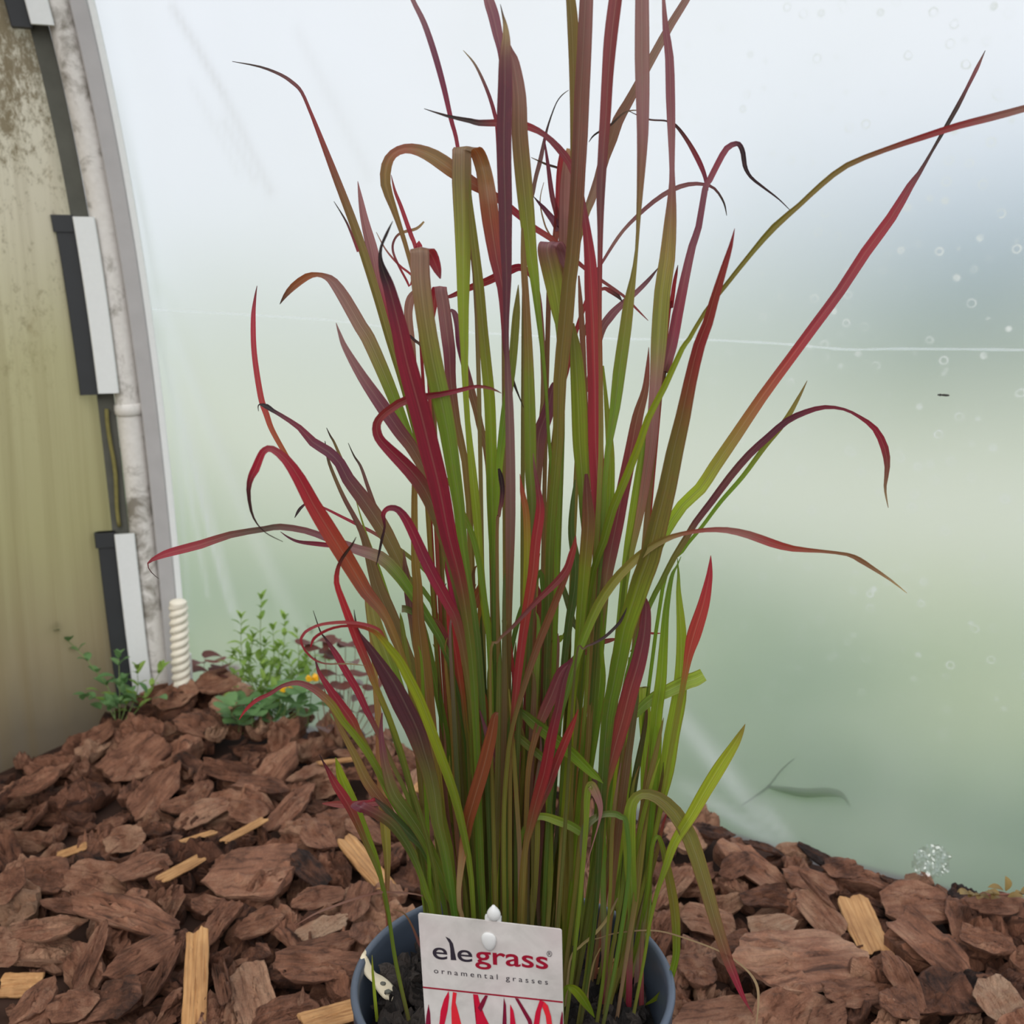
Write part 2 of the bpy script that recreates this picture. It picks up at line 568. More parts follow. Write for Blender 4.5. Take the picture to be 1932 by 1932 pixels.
# three clip lengths: black channel with white strip on it
def zpx(x, y): return on_plane(x, y, HOOP_P0, WD).z
clip_labels = ['black and white clip strip at the top edge of the photo', 'black and white clip strip at mid height of the hoop',
               'lowest black and white clip strip, its foot in the weeds']
clips = [(zpx(110, 57), 1.33), (zpx(238, 742), zpx(196, 408)), (zpx(300, 1300), zpx(268, 997))]
for (za, zb), lb in zip(clips, clip_labels):
    e = empty('clip_strip', hp(za) - ER * 0.03)
    zz = [za + (zb - za) * k / 14 for k in range(15)]
    zw = [za + 0.002 + (zb - za - 0.004) * k / 14 for k in range(15)]
    V, Fc = sweep([hp(z) for z in zz], ER, EF, box_prof(-0.0510, -0.0305, 0.0, 0.011))
    child(mk('black_channel', V, Fc, M_BLACK, smooth=False), e)
    V, Fc = sweep([hp(z) for z in zw], ER, EF, box_prof(-0.0310, -0.0085, 0.0135, 0.0185))
    child(mk('white_strip', V, Fc, M_WSTRIP, smooth=False), e)
    zt = zb - 0.010
    V, Fc = sweep([hp(zt - 0.008 + 0.018 * k / 4) for k in range(5)], ER, EF, box_prof(-0.0535, -0.0310, 0.002, 0.0125))
    child(mk('end_cap', V, Fc, M_BLACK, smooth=False), e)
    tag(e, lb, 'clip strip', 'clip strips along the hoop')

# thin mossy cord in the gap between the two lower clips
cz = [zpx(241, 770) + (zpx(266, 990) - zpx(241, 770)) * k / 20 for k in range(21)]
V, Fc = tube([hp(z) - ER * (0.0245 + 0.0012 * math.sin(z * 60)) + EF * 0.003 for z in cz], 0.0024, 8)
tag(mk('mossy_cord', V, Fc, mat_plain('moss_stained_cord', lin((128, 120, 72)), 0.8, 0.3, 120, 0.2)), 'thin moss-stained cord in the gap between lower clip strips', 'cord')

# aluminium rail to the right of the hoop
rail_px = [(341, 1310), (338, 1290), (319, 1090), (308, 940), (280, 700), (258, 545), (234, 362), (187, 181), (158, 0)]
RP0 = HOOP_P0 + WD * 0.030
rp = [on_plane(x, y, RP0, WD) for x, y in rail_px]
rpc = np.polyfit([p.z for p in rp], [(p - RP0).dot(WN) for p in rp], 3)
def rail(z):
    zt = min(z, rp[-1].z)
    t = float(np.polyval(rpc, max(zt, -0.03))) + (slope_top * (z - zt) if z > zt else 0)
    return Vector((RP0.x, RP0.y, 0)) + WN * t + Z * z
rz = [(-0.02 + 1.36 * k / 59) for k in range(60)]
V, Fc = sweep([rail(z) for z in rz], ER, EF, box_prof(-0.0130, 0.0045, -0.016, 0.0))
re_ = empty('frame_rail', rail(0))
child(mk('rail', V, Fc, M_GREYRAIL, smooth=False), re_)
V, Fc = sweep([rail(z) for z in rz], ER, EF, box_prof(0.0046, 0.0125, -0.013, -0.001))
child(mk('film_lip', V, Fc, M_WSTRIP, smooth=False), re_)
tag(re_, 'dull grey square rail with white lip beside the film wall', 'rail')

# white twisted anchor bar at the foot of the rail
def build_anchor():
    b = on_plane(344, 1338, Vector((0, 1.208, 0)), Vector((0, -1, 0)))
    q = on_plane(336, 1130, b, Vector((0, -1, 0)))
    ax = (q - b)
    Ht = ax.length
    ax.normalize()
    u = ax.cross(Vector((0, 1, 0))).normalized(); v = ax.cross(u)
    V, Fc = [], []
    n, seg = 300, 30
    for i in range(n):
        f = i / (n - 1)
        tw = f * Ht / 0.0098 * PI
        for k in range(seg):
            a = 2 * PI * k / seg
            cc = math.cos(2 * (a - tw))
            r = 0.0102 + 0.0010 * (1 - 2 * abs(math.sin(a - tw)) ** 3 ) * (1 if f < 0.93 else 0.15)
            if f > 0.965: r *= math.sqrt(max(0.02, 1 - ((f - 0.965) / 0.035) ** 2))
            V.append(b + ax * (Ht * f) + (u * math.cos(a) + v * math.sin(a)) * r)
    for i in range(n - 1):
        for k in range(seg):
            Fc.append((i * seg + k, i * seg + (k + 1) % seg, (i + 1) * seg + (k + 1) % seg, (i + 1) * seg + k))
    Fc.append(tuple(reversed(range(seg)))); Fc.append(tuple((n - 1) * seg + k for k in range(seg)))
    o = mk('twisted_bar', V, Fc, M_ANCHOR)
    tag(o, 'short off-white twisted bar standing beside the weeds in the corner', 'bar')
build_anchor()
pb = on_plane(361, 1318, Vector((0, 1.222, 0)), Vector((0, -1, 0)))
V, Fc = sweep([pb + Z * k * 0.0115 for k in range(6)], ER, EF, [(-0.0035, -0.003), (0.0035, -0.003), (0.0035, 0.003), (-0.0035, 0.003)])
tag(mk('white_peg', V, Fc, M_WSTRIP, smooth=False), 'short white plastic peg just right of the twisted bar', 'peg')

# --- ground inside and outside
def ground_poly(name, pts, z, mat, label):
    o = mk(name, [(p[0], p[1], z) for p in pts], [tuple(range(len(pts)))], mat, smooth=False)
    tag(o, label, kind='structure')
    return o
cnr = FOOT0 - WN * 0.03
A0 = cnr - WD * 0.12; A1 = cnr + WD * 4.0
ground_poly('floor', [A0, A0 + WN * 5, A1 + WN * 5, A1], -0.024, M_SOIL, 'dark soil under the bark mulch')
outg = ground_poly('lawn_outside', [cnr + WD * -40, cnr + WD * 40, cnr + WD * 40 - WN * 60, cnr + WD * -40 - WN * 60], -0.04, M_LAWN, 'green lawn outside, blurred through the film')
outl = ground_poly('lawn_far_side', [A0, A0 - WD * 40, A0 - WD * 40 + WN * 40, A0 + WN * 40, A0 + WN * 5], -0.04, M_LAWN, 'lawn beyond the stained end sheet')
outb = ground_poly('ground_behind', [A0 + WN * 5, A0 + WN * 40, A1 + WN * 40 + WD * 30, A1 + WD * 30, A1, A1 + WN * 5], -0.03, M_SOIL, 'soil floor behind the photographer')
gp = ground_poly('path_outside', [cnr + WD * -30 - WN * 1.5, cnr + WD * 30 - WN * 1.5, cnr + WD * 30 - WN * 5.0, cnr + WD * -30 - WN * 6.0], -0.035, M_GRAVEL, 'pale gravel path outside, blurred through the film')
# far trees outside, their crowns coloured with haze and blurred through the film
def far_tree(c, rx, rz, seed, label):
    bm = bmesh.new()
    bmesh.ops.create_icosphere(bm, subdivisions=4, radius=1.0)
    for v in bm.verts:
        n_ = noise.fractal(v.co * 2.2 + Vector((seed * 7.1, 0, 0)), 1.0, 2.0, 4)
        v.co *= 1 + 0.22 * n_
        v.co = Vector((v.co.x * rx, v.co.y * rx, v.co.z * rz))
    me = bpy.data.meshes.new('crown'); bm.to_mesh(me); bm.free()
    me.materials.append(M_FARTREE)
    e = empty('far_tree', (c[0], c[1], -0.06))
    o = inst('crown', me, e); o.location = (0, 0, rz * 1.25)
    V, Fc = tube([Vector((0, 0, 0)), Vector((0.05, 0, rz * 0.5)), Vector((0, 0, rz))], [rx * 0.14, rx * 0.1, rx * 0.07], 10)
    mk('trunk', V, Fc, M_SOIL, e)
    tag(e, label, 'tree', 'far trees outside the film')
P_ = FOOT0 - WN * 9
far_tree(P_ + WD * 9.0, 2.0, 3.0, 1, 'blue-grey far tree blurred behind the film at the right edge')
far_tree(P_ + WD * 4.6 - WN * 1.5, 1.7, 2.1, 2, 'lower blue-grey far tree blurred behind the film, right of the grass')
far_tree(P_ + WD * 14.5, 2.4, 3.4, 3, 'tall blue-grey far tree beyond the right edge')
far_tree(P_ + WD * 0.0 - WN * 3, 1.9, 0.8, 4, 'low grey far bush blurred behind the middle of the grass')

# ------------------------------------------------------------------ bark mulch
def fbm(x, y, z=0.0, o=4):
    return noise.fractal(Vector((x, y, z)), 1.0, 2.0, o)
def chip_geo(seed, na=40, nr=9, wood=False):
    # broken plate of bark, unit length 1 (x), width 0.5 (y), thickness about 0.16
    r = random.Random(seed * 13 + 5)
    so = seed * 11.37
    # angular outline
    if wood:
        e1, e2 = r.uniform(-.12, .12), r.uniform(-.12, .12)
        poly = [(-1, -.9), (-.94 + e1, -.2), (-1 + e2, .5), (-.9, .95), (0, .9 + e1 * .5), (.95, .9), (.9 + e2, .2), (1, -.4), (.92, -.95), (.1, -1 + e2 * .5)]
    else:
        m = r.randint(6, 9)
        sq = r.uniform(0.0, 0.75)
        poly = []
        for k in range(m):
            a = 2 * PI * (k + r.uniform(-.32, .32)) / m
            c, s = math.cos(a), math.sin(a)
            q = max(abs(c), abs(s))
            rad = (1 - sq) + sq / q
            rad *= r.uniform(0.74, 1.06)
            poly.append((c * rad * (1 + .12 * abs(c)), s * rad))
        mx = max(abs(x) for x, y in poly); my = max(abs(y) for x, y in poly)
        poly = [(x / mx, y / my) for x, y in poly]
    def rad_at(a):
        c, s = math.cos(a), math.sin(a)
        best = 0.05
        for k in range(len(poly)):
            x1, y1 = poly[k]; x2, y2 = poly[(k + 1) % len(poly)]
            dx, dy = x2 - x1, y2 - y1
            den = c * dy - s * dx
            if abs(den) < 1e-9: continue
            t = (x1 * dy - y1 * dx) / den
            u = (x1 * s - y1 * c) / den
            if t > 0 and -1e-6 <= u <= 1 + 1e-6: best = max(best, t)
        return best
    T = r.uniform(0.18, 0.34) if not wood else 0.13
    bend = r.uniform(-0.10, 0.20) if not wood else 0.0
    bow = r.uniform(-0.10, 0.09) if not wood else r.uniform(-0.02, 0.02)
    wx, wy = r.uniform(-.25, .25), r.uniform(-.3, .3)
    steps = [] if wood else [(r.uniform(0, 6.28), r.uniform(-.25, .45), r.uniform(.18, .42)) for _ in range(r.randint(1, 3))]
    amp = r.uniform(0.35, 0.75)
    RF = [0.0, 0.16, 0.32, 0.47, 0.61, 0.74, 0.86, 0.95, 1.0] if nr >= 6 else [0.0, 0.55, 0.9, 1.0]
    angs = [2 * PI * k / na for k in range(na)]
    rads = [rad_at(a) * (1 + 0.07 * fbm(math.cos(a) * 4 + so, math.sin(a) * 4, so)) for a in angs]
    V, bc = [], []
    def z_mid(x, y): return bend * y * y * 0.5 + bow * x * x
    def top_z(x, y, f):
        if wood: rr = 0.5 * fbm(x * 0.5 + so, y * 6, so) * .6
        else: rr = amp * (fbm(x * 1.3 + so, y * 2.6, so + 5, 3) + 0.45 * fbm(x * 3.1 + so, y * 7.5, so + 1, 4))
        z = 0.5 + rr + wx * x + wy * y
        for (a, o_, h) in steps:
            if x * math.cos(a) + y * math.sin(a) + 0.16 * fbm(x * 3 + so, y * 3, so + a) > o_: z -= h
        return T * max(0.02, z * (1 - 0.30 * f ** 4))
    V.append((0, 0, top_z(0, 0, 0) + z_mid(0, 0))); bc.append((so, 0, 0))
    for f in RF[1:]:
        for a, rd in zip(angs, rads):
            x, y = math.cos(a) * rd * f, math.sin(a) * rd * f
            V.append((x * .5, y * .25, top_z(x, y, f) + z_mid(x, y))); bc.append((x * .5 + so, y * .25, 0))
    nt = len(RF) - 1
    for f, h in ((1.02, 0.1), (0.86, -0.45)):
        for a, rd in zip(angs, rads):
            g = f + 0.06 * fbm(a * 2 + so, f * 7, so)
            x, y = math.cos(a) * rd * g, math.sin(a) * rd * g
            zz = T * h + z_mid(x, y)
            if h > 0: zz = min(zz, top_z(x, y, 1.0) + z_mid(x, y) - 0.01)
            V.append((x * .5, y * .25, zz)); bc.append((x * .5 + so, y * .25, -T * 1.5))
    V.append((0, 0, -T * .5)); bc.append((so, 0, -.5))
    Fc = [(0, 1 + k, 1 + (k + 1) % na) for k in range(na)]
    for q in range(nt + 1):
        for k in range(na):
            a, b2 = 1 + q * na + k, 1 + q * na + (k + 1) % na
            Fc.append((a, a + na, b2 + na, b2))
    last = len(V) - 1; o0 = 1 + (nt + 1) * na
    Fc += [(last, o0 + (k + 1) % na, o0 + k) for k in range(na)]
    return np.array(V), Fc, np.array(bc)
def chip_mesh(seed, mat, wood=False):
    V, Fc, bc = chip_geo(seed, wood=wood)
    me = bpy.data.meshes.new('bark_chip')
    me.from_pydata(V.tolist(), [], Fc)
    me.polygons.foreach_set('use_smooth', [True] * len(me.polygons))
    me.set_sharp_from_angle(angle=math.radians(32))
    a = me.attributes.new('bc', 'FLOAT_VECTOR', 'POINT')
    a.data.foreach_set('vector', bc.astype(np.float32).ravel())
    me.materials.append(mat)
    return me, V
N_VAR = 26
CHIPS = [chip_mesh(k, M_BARK) for k in range(N_VAR)]
FLAKY = [chip_mesh(k + 60, M_BARKL) for k in range(4)]
WOODS = [chip_mesh(k + 90, M_WOOD, True) for k in range(6)]

POT_C = Vector((0.0005, 0.494, 0)); POT_R = 0.0848; RIM_Z = 0.146; SUB_Z = 0.126
# height field of the heap
GX0, GY0, CELL, GNX, GNY = -1.15, 0.10, 0.004, 580, 360
Hf = np.full((GNX, GNY), -0.022)
_gx = GX0 + CELL * np.arange(GNX)[:, None]; _gy = GY0 + CELL * np.arange(GNY)[None, :]
_wd = (_gx - FOOT0.x) * WN.x + (_gy - FOOT0.y) * WN.y
_ed = (_gx - HOOP_P0.x) * WD.x + (_gy - HOOP_P0.y) * WD.y
Hf += 0.022 * np.exp(-(np.clip(_wd, 0, 1) / 0.10) ** 2) * np.clip(1.35 - _ed, 0.55, 1.0)          # heaped up a little along the film
def cells(V):
    ix = np.clip(((V[:, 0] - GX0) / CELL).astype(int), 0, GNX - 1)
    iy = np.clip(((V[:, 1] - GY0) / CELL).astype(int), 0, GNY - 1)
    return ix, iy
def settle(V, M3, x, y, pct=80):
    W = V @ np.array(M3).T
    W[:, 0] += x; W[:, 1] += y
    ix, iy = cells(W)
    z = float(np.percentile(Hf[ix, iy] - W[:, 2], pct))
    Wz = W[:, 2] + z
    for dx in (0, 1):
        for dy in (0, 1):
            a = np.clip(ix + dx, 0, GNX - 1); b = np.clip(iy + dy, 0, GNY - 1)
            np.maximum.at(Hf, (a, b), Wz)
    return z, W
def local_slope(x, y, r=6):
    i = int((x - GX0) / CELL); j = int((y - GY0) / CELL)
    i = min(max(i, r), GNX - r - 1); j = min(max(j, r), GNY - r - 1)
    A = Hf[i - r:i + r + 1, j - r:j + r + 1]
    gx = (A[r + 1:].mean() - A[:r].mean()) / (CELL * (r + 1)); gy = (A[:, r + 1:].mean() - A[:, :r].mean()) / (CELL * (r + 1))
    return max(-.6, min(.6, gx)), max(-.6, min(.6, gy))
def wall_dist(x, y):
    p = Vector((x, y, 0))
    return (p - FOOT0).dot(WN), (p - HOOP_P0).dot(WD) + 0.02
def allowed(x, y, half):
    a, b = wall_dist(x, y)
    if a < half * 0.8 + 0.002 or b < half: return False
    return math.hypot(x - POT_C.x, y - POT_C.y) > POT_R * 0.93 + half * 0.8

# loose fill below, too many to tell apart
fv, ff, fb, ft = [], [], [], []
lowgeo = [chip_geo(200 + k, 12, 4) for k in range(8)]
off = 0
for k in range(3600):
    y = rnd.uniform(0.12, 1.32); x = rnd.uniform(-0.95, 1.05)
    if abs(x) > 0.62 * y + 0.36: continue
    L = rnd.uniform(0.022, 0.058)
    if not allowed(x, y, L * 0.62): continue
    V, Fc, bc = lowgeo[rnd.randrange(8)]
    gx, gy = local_slope(x, y)
    R3 = Matrix.Rotation(math.atan(gy) * 0.5 + rnd.gauss(0, .2), 3, 'X') @ Matrix.Rotation(-math.atan(gx) * 0.5 + rnd.gauss(0, .2), 3, 'Y') @ Matrix.Rotation(rnd.uniform(0, 6.28), 3, 'Z') @ Matrix.Diagonal((L, L * rnd.uniform(.7, 1.2), L * rnd.uniform(.8, 1.3)))
    z, W = settle(V, R3, x, y, 65)
    W[:, 2] += z
    fv.append(W); ff += [tuple(i + off for i in f) for f in Fc]; fb.append(bc); ft += [rnd.uniform(0.25, 0.6)] * len(W)
    off += len(W)
fv = np.vstack(fv); fb = np.vstack(fb)
fo = mk('bark_fill', fv.tolist(), ff, M_BARK_S)
fo.data.set_sharp_from_angle(angle=math.radians(32))
a = fo.data.attributes.new('bc', 'FLOAT_VECTOR', 'POINT'); a.data.foreach_set('vector', fb.astype(np.float32).ravel())
a = fo.data.attributes.new('tone', 'FLOAT', 'POINT'); a.data.foreach_set('value', np.array(ft, dtype=np.float32))
tag(fo, 'loose lower layer of small brown bark mulch pieces', 'mulch', kind='stuff')

def to_px(x, y, z=0.0):
    q = Vector((x, y, z)) - CAM
    d = q.y * CP - q.z * SP
    return 966 + F_PX * q.x / d, 966 - F_PX * (q.y * SP + q.z * CP) / d
LAND = [('the twisted bar', 336, 1290), ('the pot rim', 690, 1790), ('the right side of the pot', 1262, 1800), ('the lowest clip strip', 255, 1300), ('the left weed', 225, 1350),
        ('the yellow-flowered weed', 500, 1365), ('the bent green leaf', 1300, 1580), ('the seedling at the right edge', 1870, 1685), ('the clear film scrap', 1760, 1640), ('the maroon weed', 640, 1370)]
PLAIN = []
n_ind = 0
def add_chip(mesh, x, y, L, W, T, yaw, tone, tx=0.0, ty=0.0, label=None, wood=False, pct=86, grp=None):
    global n_ind
    me, V = mesh
    gx, gy = local_slope(x, y)
    R3 = Matrix.Rotation(math.atan(gy) * 0.6 + tx, 3, 'X') @ Matrix.Rotation(-math.atan(gx) * 0.6 + ty, 3, 'Y') @ Matrix.Rotation(yaw, 3, 'Z') @ Matrix.Diagonal((L, W / 0.5, T))
    z, _ = settle(V, R3, x, y, pct)
    o = inst('wood_splinter' if wood else 'bark_chip', me)
    o.matrix_world = Matrix.Translation((x, y, z)) @ R3.to_4x4()
    o['tone'] = float(tone)
    if label:
        tag(o, label, 'wood splinter' if wood else 'bark chip', grp or ('pale wood splinters in the mulch' if wood else 'bark chips singled out in the mulch'))
    else:
        tag(o, 'brown bark chip in the mulch', 'bark chip', 'plain bark chips in the mulch')
        PLAIN.append((o, x, y, L, W, tone))
    n_ind += 1
    return o

# scattered individual chips
def visible(x, y):
    p = Vector((x, y, 0)); d = depth_of(p)
    px = 966 + F_PX * x / d; q = p - CAM; py = 966 - F_PX * (q.y * SP + q.z * CP) / d
    return -40 < px < 1970 and py < 1990
placed = []
tries = 0
while n_ind < 190 and tries < 6000:
    tries += 1
    y = rnd.uniform(0.38, 1.30); x = rnd.uniform(-0.60, 0.60)
    if not visible(x, y): continue
    L = rnd.choice([0.035, 0.045, 0.055, 0.065, 0.075])
    if not allowed(x, y, L * 0.34): continue
    if any((x - a) ** 2 + (y - b) ** 2 < (0.34 * (L + l)) ** 2 for a, b, l in placed): 
        continue
    placed.append((x, y, L))
    add_chip(CHIPS[rnd.randrange(N_VAR)], x, y, L, L * rnd.uniform(0.4, 0.75), L * rnd.uniform(0.9, 1.5), rnd.uniform(0, 6.28), min(.9, max(.1, rnd.gauss(0.48, 0.16))),
             0.15 + rnd.gauss(0, .24), rnd.gauss(0, .24))

# chips that can be recognised one by one: px centre, length px, width px, angle (degrees, image, + = rising to the right), tone, kind, label
HERO = [
 (330,1332,98,66,0,.55,'b','rounded bark slab lying against the foot of the twisted bar'),
 (432,1312,118,52,14,.62,'b','ridged light brown bark slab right of the twisted bar'),
 (375,1372,84,54,-8,.42,'b','flat dark bark chip under the slab below the twisted bar'),
 (252,1418,118,74,28,.5,'b','smooth flat bark plate sloping below the left weed'),
 (297,1466,135,54,36,.5,'b','long ridged bark piece pointing up towards the twisted bar'),
 (186,1386,76,52,20,.45,'b',None), (66,1494,150,62,10,.5,'b',None),
 (384,1518,118,58,16,.66,'b','light wrinkled bark lump left of the thin pale splinters'),
 (331,1490,68,46,5,.5,'b',None), (237,1562,88,56,8,.7,'b','pale rounded bark lump right of the cream wood flake'),
 (205,1520,60,30,10,.5,'b',None),
 (133,1580,62,20,8,.8,'w','short cream wood flake on bark at the far left'),
 (82,1652,112,80,5,.4,'b','wedge-shaped dark bark lump at the left edge'),
 (186,1650,118,68,-4,.6,'b','greyish smooth bark lump left of the pale splinter'),
 (280,1640,120,70,30,.5,'b',None),
 (344,1648,98,19,34,.8,'w','long pale splinter left of the big rounded bark slab'),
 (462,1570,96,15,30,.85,'w','thin bright splinter above the big rounded bark slab'),
 (372,1586,76,20,20,.6,'w','dull pale splinter wedged under bark chips left of centre'),
 (470,1640,180,135,0,.5,'b','big rounded flat bark slab left of the pot'),
 (582,1640,84,46,-30,.15,'b','small dark purplish bark block left of the pale stick'),
 (565,1570,78,52,0,.58,'b',None),
 (690,1632,135,36,-40,.75,'w','thick pale stick sloping down to the rim of the pot'),
 (546,1520,132,46,34,.5,'b',None), (470,1516,78,46,-8,.52,'b',None), (500,1480,112,38,-4,.4,'b',None),
 (430,1442,120,36,-4,.35,'b',None), (577,1458,82,24,20,.65,'b',None),
 (637,1442,72,19,6,.6,'w','small pale splinter below the maroon weed leaves'),
 (800,1488,62,24,44,.6,'w','pale splinter seen between grass stems left of centre'),
 (640,1530,90,60,10,.5,'b',None), (690,1545,80,55,-20,.55,'b',None), (600,1590,80,50,-40,.5,'b',None),
 (82,1746,165,58,8,.62,'b','long layered bark piece at the left edge above the yellow wood stub'),
 (238,1734,205,66,-12,.5,'b','long wide bark slab in the left foreground'),
 (34,1800,80,40,2,.85,'w','yellowish split wood stub at the left edge'),
 (172,1797,132,40,46,.52,'b','narrow bark strip leaning up to the right in the left foreground'),
 (268,1803,152,56,22,.45,'b',None), (305,1826,128,34,52,.4,'b',None),
 (478,1850,150,88,-72,.72,'b','broad tan bark plate standing right of the upright pale plank'),
 (418,1842,170,32,-82,.4,'b','thin dark bark strip right of the upright pale plank'),
 (369,1838,200,46,86,.8,'w','upright pale wood plank at the bottom left of the pot'),
 (413,1718,112,38,42,.48,'b',None), (490,1728,102,60,0,.5,'b',None),
 (606,1742,110,44,18,.8,'f','flaky bark with a cream bleached face left of the pot rim'),
 (600,1780,145,52,4,.45,'b',None),
 (594,1824,172,68,-6,.45,'b','wide bark slab left of the pot wall'),
 (538,1892,130,60,14,.42,'b',None),
 (626,1902,125,40,24,.7,'w','coarse brown wood stick against the lower left of the pot'),
 (65,1864,118,82,50,.5,'b',None), (142,1896,112,60,8,.5,'b',None), (226,1888,104,90,0,.3,'b','dark curled bark piece at the bottom left'),
 (14,1704,70,62,0,.5,'b',None), (120,1690,100,30,4,.5,'b',None), (387,1694,62,36,-10,.5,'b',None), (603,1688,110,40,12,.5,'b',None), (674,1706,80,50,60,.5,'b',None),
 (690,1760,70,60,70,.5,'b',None),
 (1428,1632,205,70,-16,.55,'b','long ridged bark slab right of the bent green leaf'),
 (1344,1578,84,40,-10,.2,'b',None), (1446,1592,92,30,0,.2,'b',None), (1541,1597,92,34,-20,.08,'b','dark bark chip against the film, top of the right heap'),
 (1594,1626,82,50,4,.4,'b','reddish rounded bark lump at the top of the right heap'),
 (1530,1646,112,66,-14,.55,'b',None),
 (1632,1730,158,66,-66,.85,'w','large flat pale plank right of the pot'),
 (1340,1714,114,60,-10,.6,'b',None), (1458,1738,98,64,6,.72,'f','light wrinkled bark lump left of the pale plank'),
 (1552,1726,122,52,-34,.62,'b',None), (1446,1688,104,46,-6,.3,'b',None), (1541,1696,92,16,-34,.5,'b',None),
 (1511,1824,280,124,10,.6,'b','largest bark slab of all, right of the pot'),
 (1352,1904,185,84,4,.55,'b','broad bark slab under the drooping leaf tip'),
 (1314,1830,74,72,0,.5,'b',None), (1268,1654,104,42,44,.6,'b',None),
 (1730,1698,134,90,-6,.5,'b',None), (1693,1646,74,24,-8,.2,'b',None),
 (1882,1734,122,46,2,.45,'b','finely ridged bark strip near the right edge'),
 (1768,1797,195,80,-26,.45,'b',None), (1856,1782,124,58,-20,.5,'b',None),
 (1882,1888,112,88,-60,.75,'f','rough orange-brown bark disc at the bottom right corner'),
 (1780,1868,112,110,-40,.25,'b','dark hollow bark piece left of the rough bark disc'),
 (1704,1862,114,54,-46,.5,'b',None), (1605,1877,112,50,10,.5,'b',None), (1700,1908,92,60,-30,.45,'b',None), (1564,1914,84,42,20,.5,'b',None),
 (1806,1916,84,26,-10,.7,'f',None), (1390,1640,70,40,20,.4,'b',None), (1400,1760,70,60,0,.4,'b',None),
]
def ang_vec(px, py, ang, half):
    a = math.radians(ang)
    dx, dy = math.cos(a) * half, -math.sin(a) * half
    return on_z(px + dx, py + dy, 0.0) - on_z(px - dx, py - dy, 0.0)
hi = 0
for (px, py, lp, wp, ang, tone, kd, label) in HERO:
    p = on_z(px, py, 0.008)
    s = depth_of(p) / F_PX
    lv = ang_vec(px, py, ang, lp / 2)
    yaw = math.atan2(lv.y, lv.x)
    L = min(lv.length, lp * s * 1.25)
    W = wp * s * (1.30 if abs(ang) < 45 else 1.0)
    # keep it inside the walls
    for _ in range(30):
        a, b = wall_dist(p.x, p.y)
        half = 0.5 * W if abs(ang) < 60 else 0.4 * L
        if a < half * 0.8: p += WN * 0.004
        if b < L * 0.42: p += WD * 0.004
    hi += 1
    th = max(W * 0.62, L * 0.32)
    if kd == 'w':
        add_chip(WOODS[hi % 6], p.x, p.y, L, W, W * 1.9 if wp < 50 else W * 0.9, yaw, tone, 0.12, 0, label, True, 88)
    else:
        add_chip((FLAKY[hi % 4] if kd == 'f' else CHIPS[hi % N_VAR]), p.x, p.y, L, W, th * 1.25, yaw, tone, 0.20 + rnd.gauss(0, .1), rnd.gauss(0, .12), label, False, 84)

# say which plain chip is which by its look and the nearest thing one can point to
for (px, py, lp, wp, ang, tone, kd, label) in HERO:
    if label:
        w = re.split(r' (?:left|right|lying|below|under|above|on|at|seen|wedged|against|in|near|pointing|sloping|leaning|standing|with|behind|up|down) ', ' ' + label)[0].strip()
        if sum(1 for h in HERO if h[7] and h[7].startswith(w)) == 1:
            LAND.append(('the ' + ' '.join(w.split()[-4:]), px, py))
seen = {}
for (o, x, y, L, W, tone) in PLAIN:
    px, py = to_px(x, y)
    nm, lx, ly = min(LAND, key=lambda t: (t[1] - px) ** 2 + ((t[2] - py) * 1.5) ** 2)
    dx, dy = px - lx, (py - ly) * 1.4
    if abs(dx) > 2 * abs(dy): rel = 'left of' if dx < 0 else 'right of'
    elif abs(dy) > 2 * abs(dx): rel = 'behind' if dy < 0 else 'in front of'
    else: rel = ('back' if dy < 0 else 'front') + ('-left of' if dx < 0 else '-right of')
    tn = 'dark' if tone < .40 else ('light' if tone > .55 else 'mid')
    sz = 'small' if L < .045 else ('large' if L > .068 else 'middling')
    sh = 'narrow' if W < .5 * L else ('stubby' if W > .66 * L else 'oblong')
    lb = '%s %s %s brown bark chip %s %s' % (sz, sh, tn, rel, nm)
    seen.setdefault(lb, []).append((dx * dx + dy * dy, o))
for lb, lst in seen.items():
    lst.sort(key=lambda t: t[0])
    for k, (_, o) in enumerate(lst):
        o['label'] = lb if len(lst) == 1 else lb.replace('brown bark chip', 'bark chip') + (', nearest one', ', second nearest', ', third nearest', ', fourth nearest', ', farthest one')[min(k, 4)]
# ------------------------------------------------------------------ pot
def mat_pot():
    t = NT('blue_grey_plastic')
    n_ = t.noise(t.objco(), 180, 3)
    b_ = t.noise(t.objco(), 14, 3)
    c = t.mixc(t.mapr(b_, 0.3, 0.7, 0, 1), lin((66, 75, 89)), lin((84, 94, 110)))
    return t.finish(t.bsdf(c, 0.42, t.bump(n_, 0.12, 0.0004), 0.5))
M_POT = mat_pot()
pot = empty('plant_pot', (POT_C.x, POT_C.y, -0.02))
R = POT_R
body = [(0.0, -0.020), (0.058, -0.020), (0.061, -0.017), (R - 0.0065, RIM_Z - 0.020)]
V, Fc = lathe(body, 96, POT_C.x, POT_C.y)
child(mk('pot_wall', V, Fc, M_POT), pot)
rimp = [(R - 0.0065, RIM_Z - 0.021), (R - 0.0016, RIM_Z - 0.019), (R - 0.0012, RIM_Z - 0.004), (R - 0.0002, RIM_Z - 0.0015), (R - 0.0010, RIM_Z), (R - 0.0034, RIM_Z), (R - 0.0044, RIM_Z - 0.0015), (R - 0.0050, RIM_Z - 0.006)]
V, Fc = lathe(rimp, 128, POT_C.x, POT_C.y)
child(mk('rim', V, Fc, M_POT), pot)
inn = [(R - 0.0050, RIM_Z - 0.006), (R - 0.0105, RIM_Z - 0.05), (R - 0.014, RIM_Z - 0.08)]
V, Fc = lathe(inn, 96, POT_C.x, POT_C.y)
child(mk('inner_wall', V, Fc, M_POT), pot)
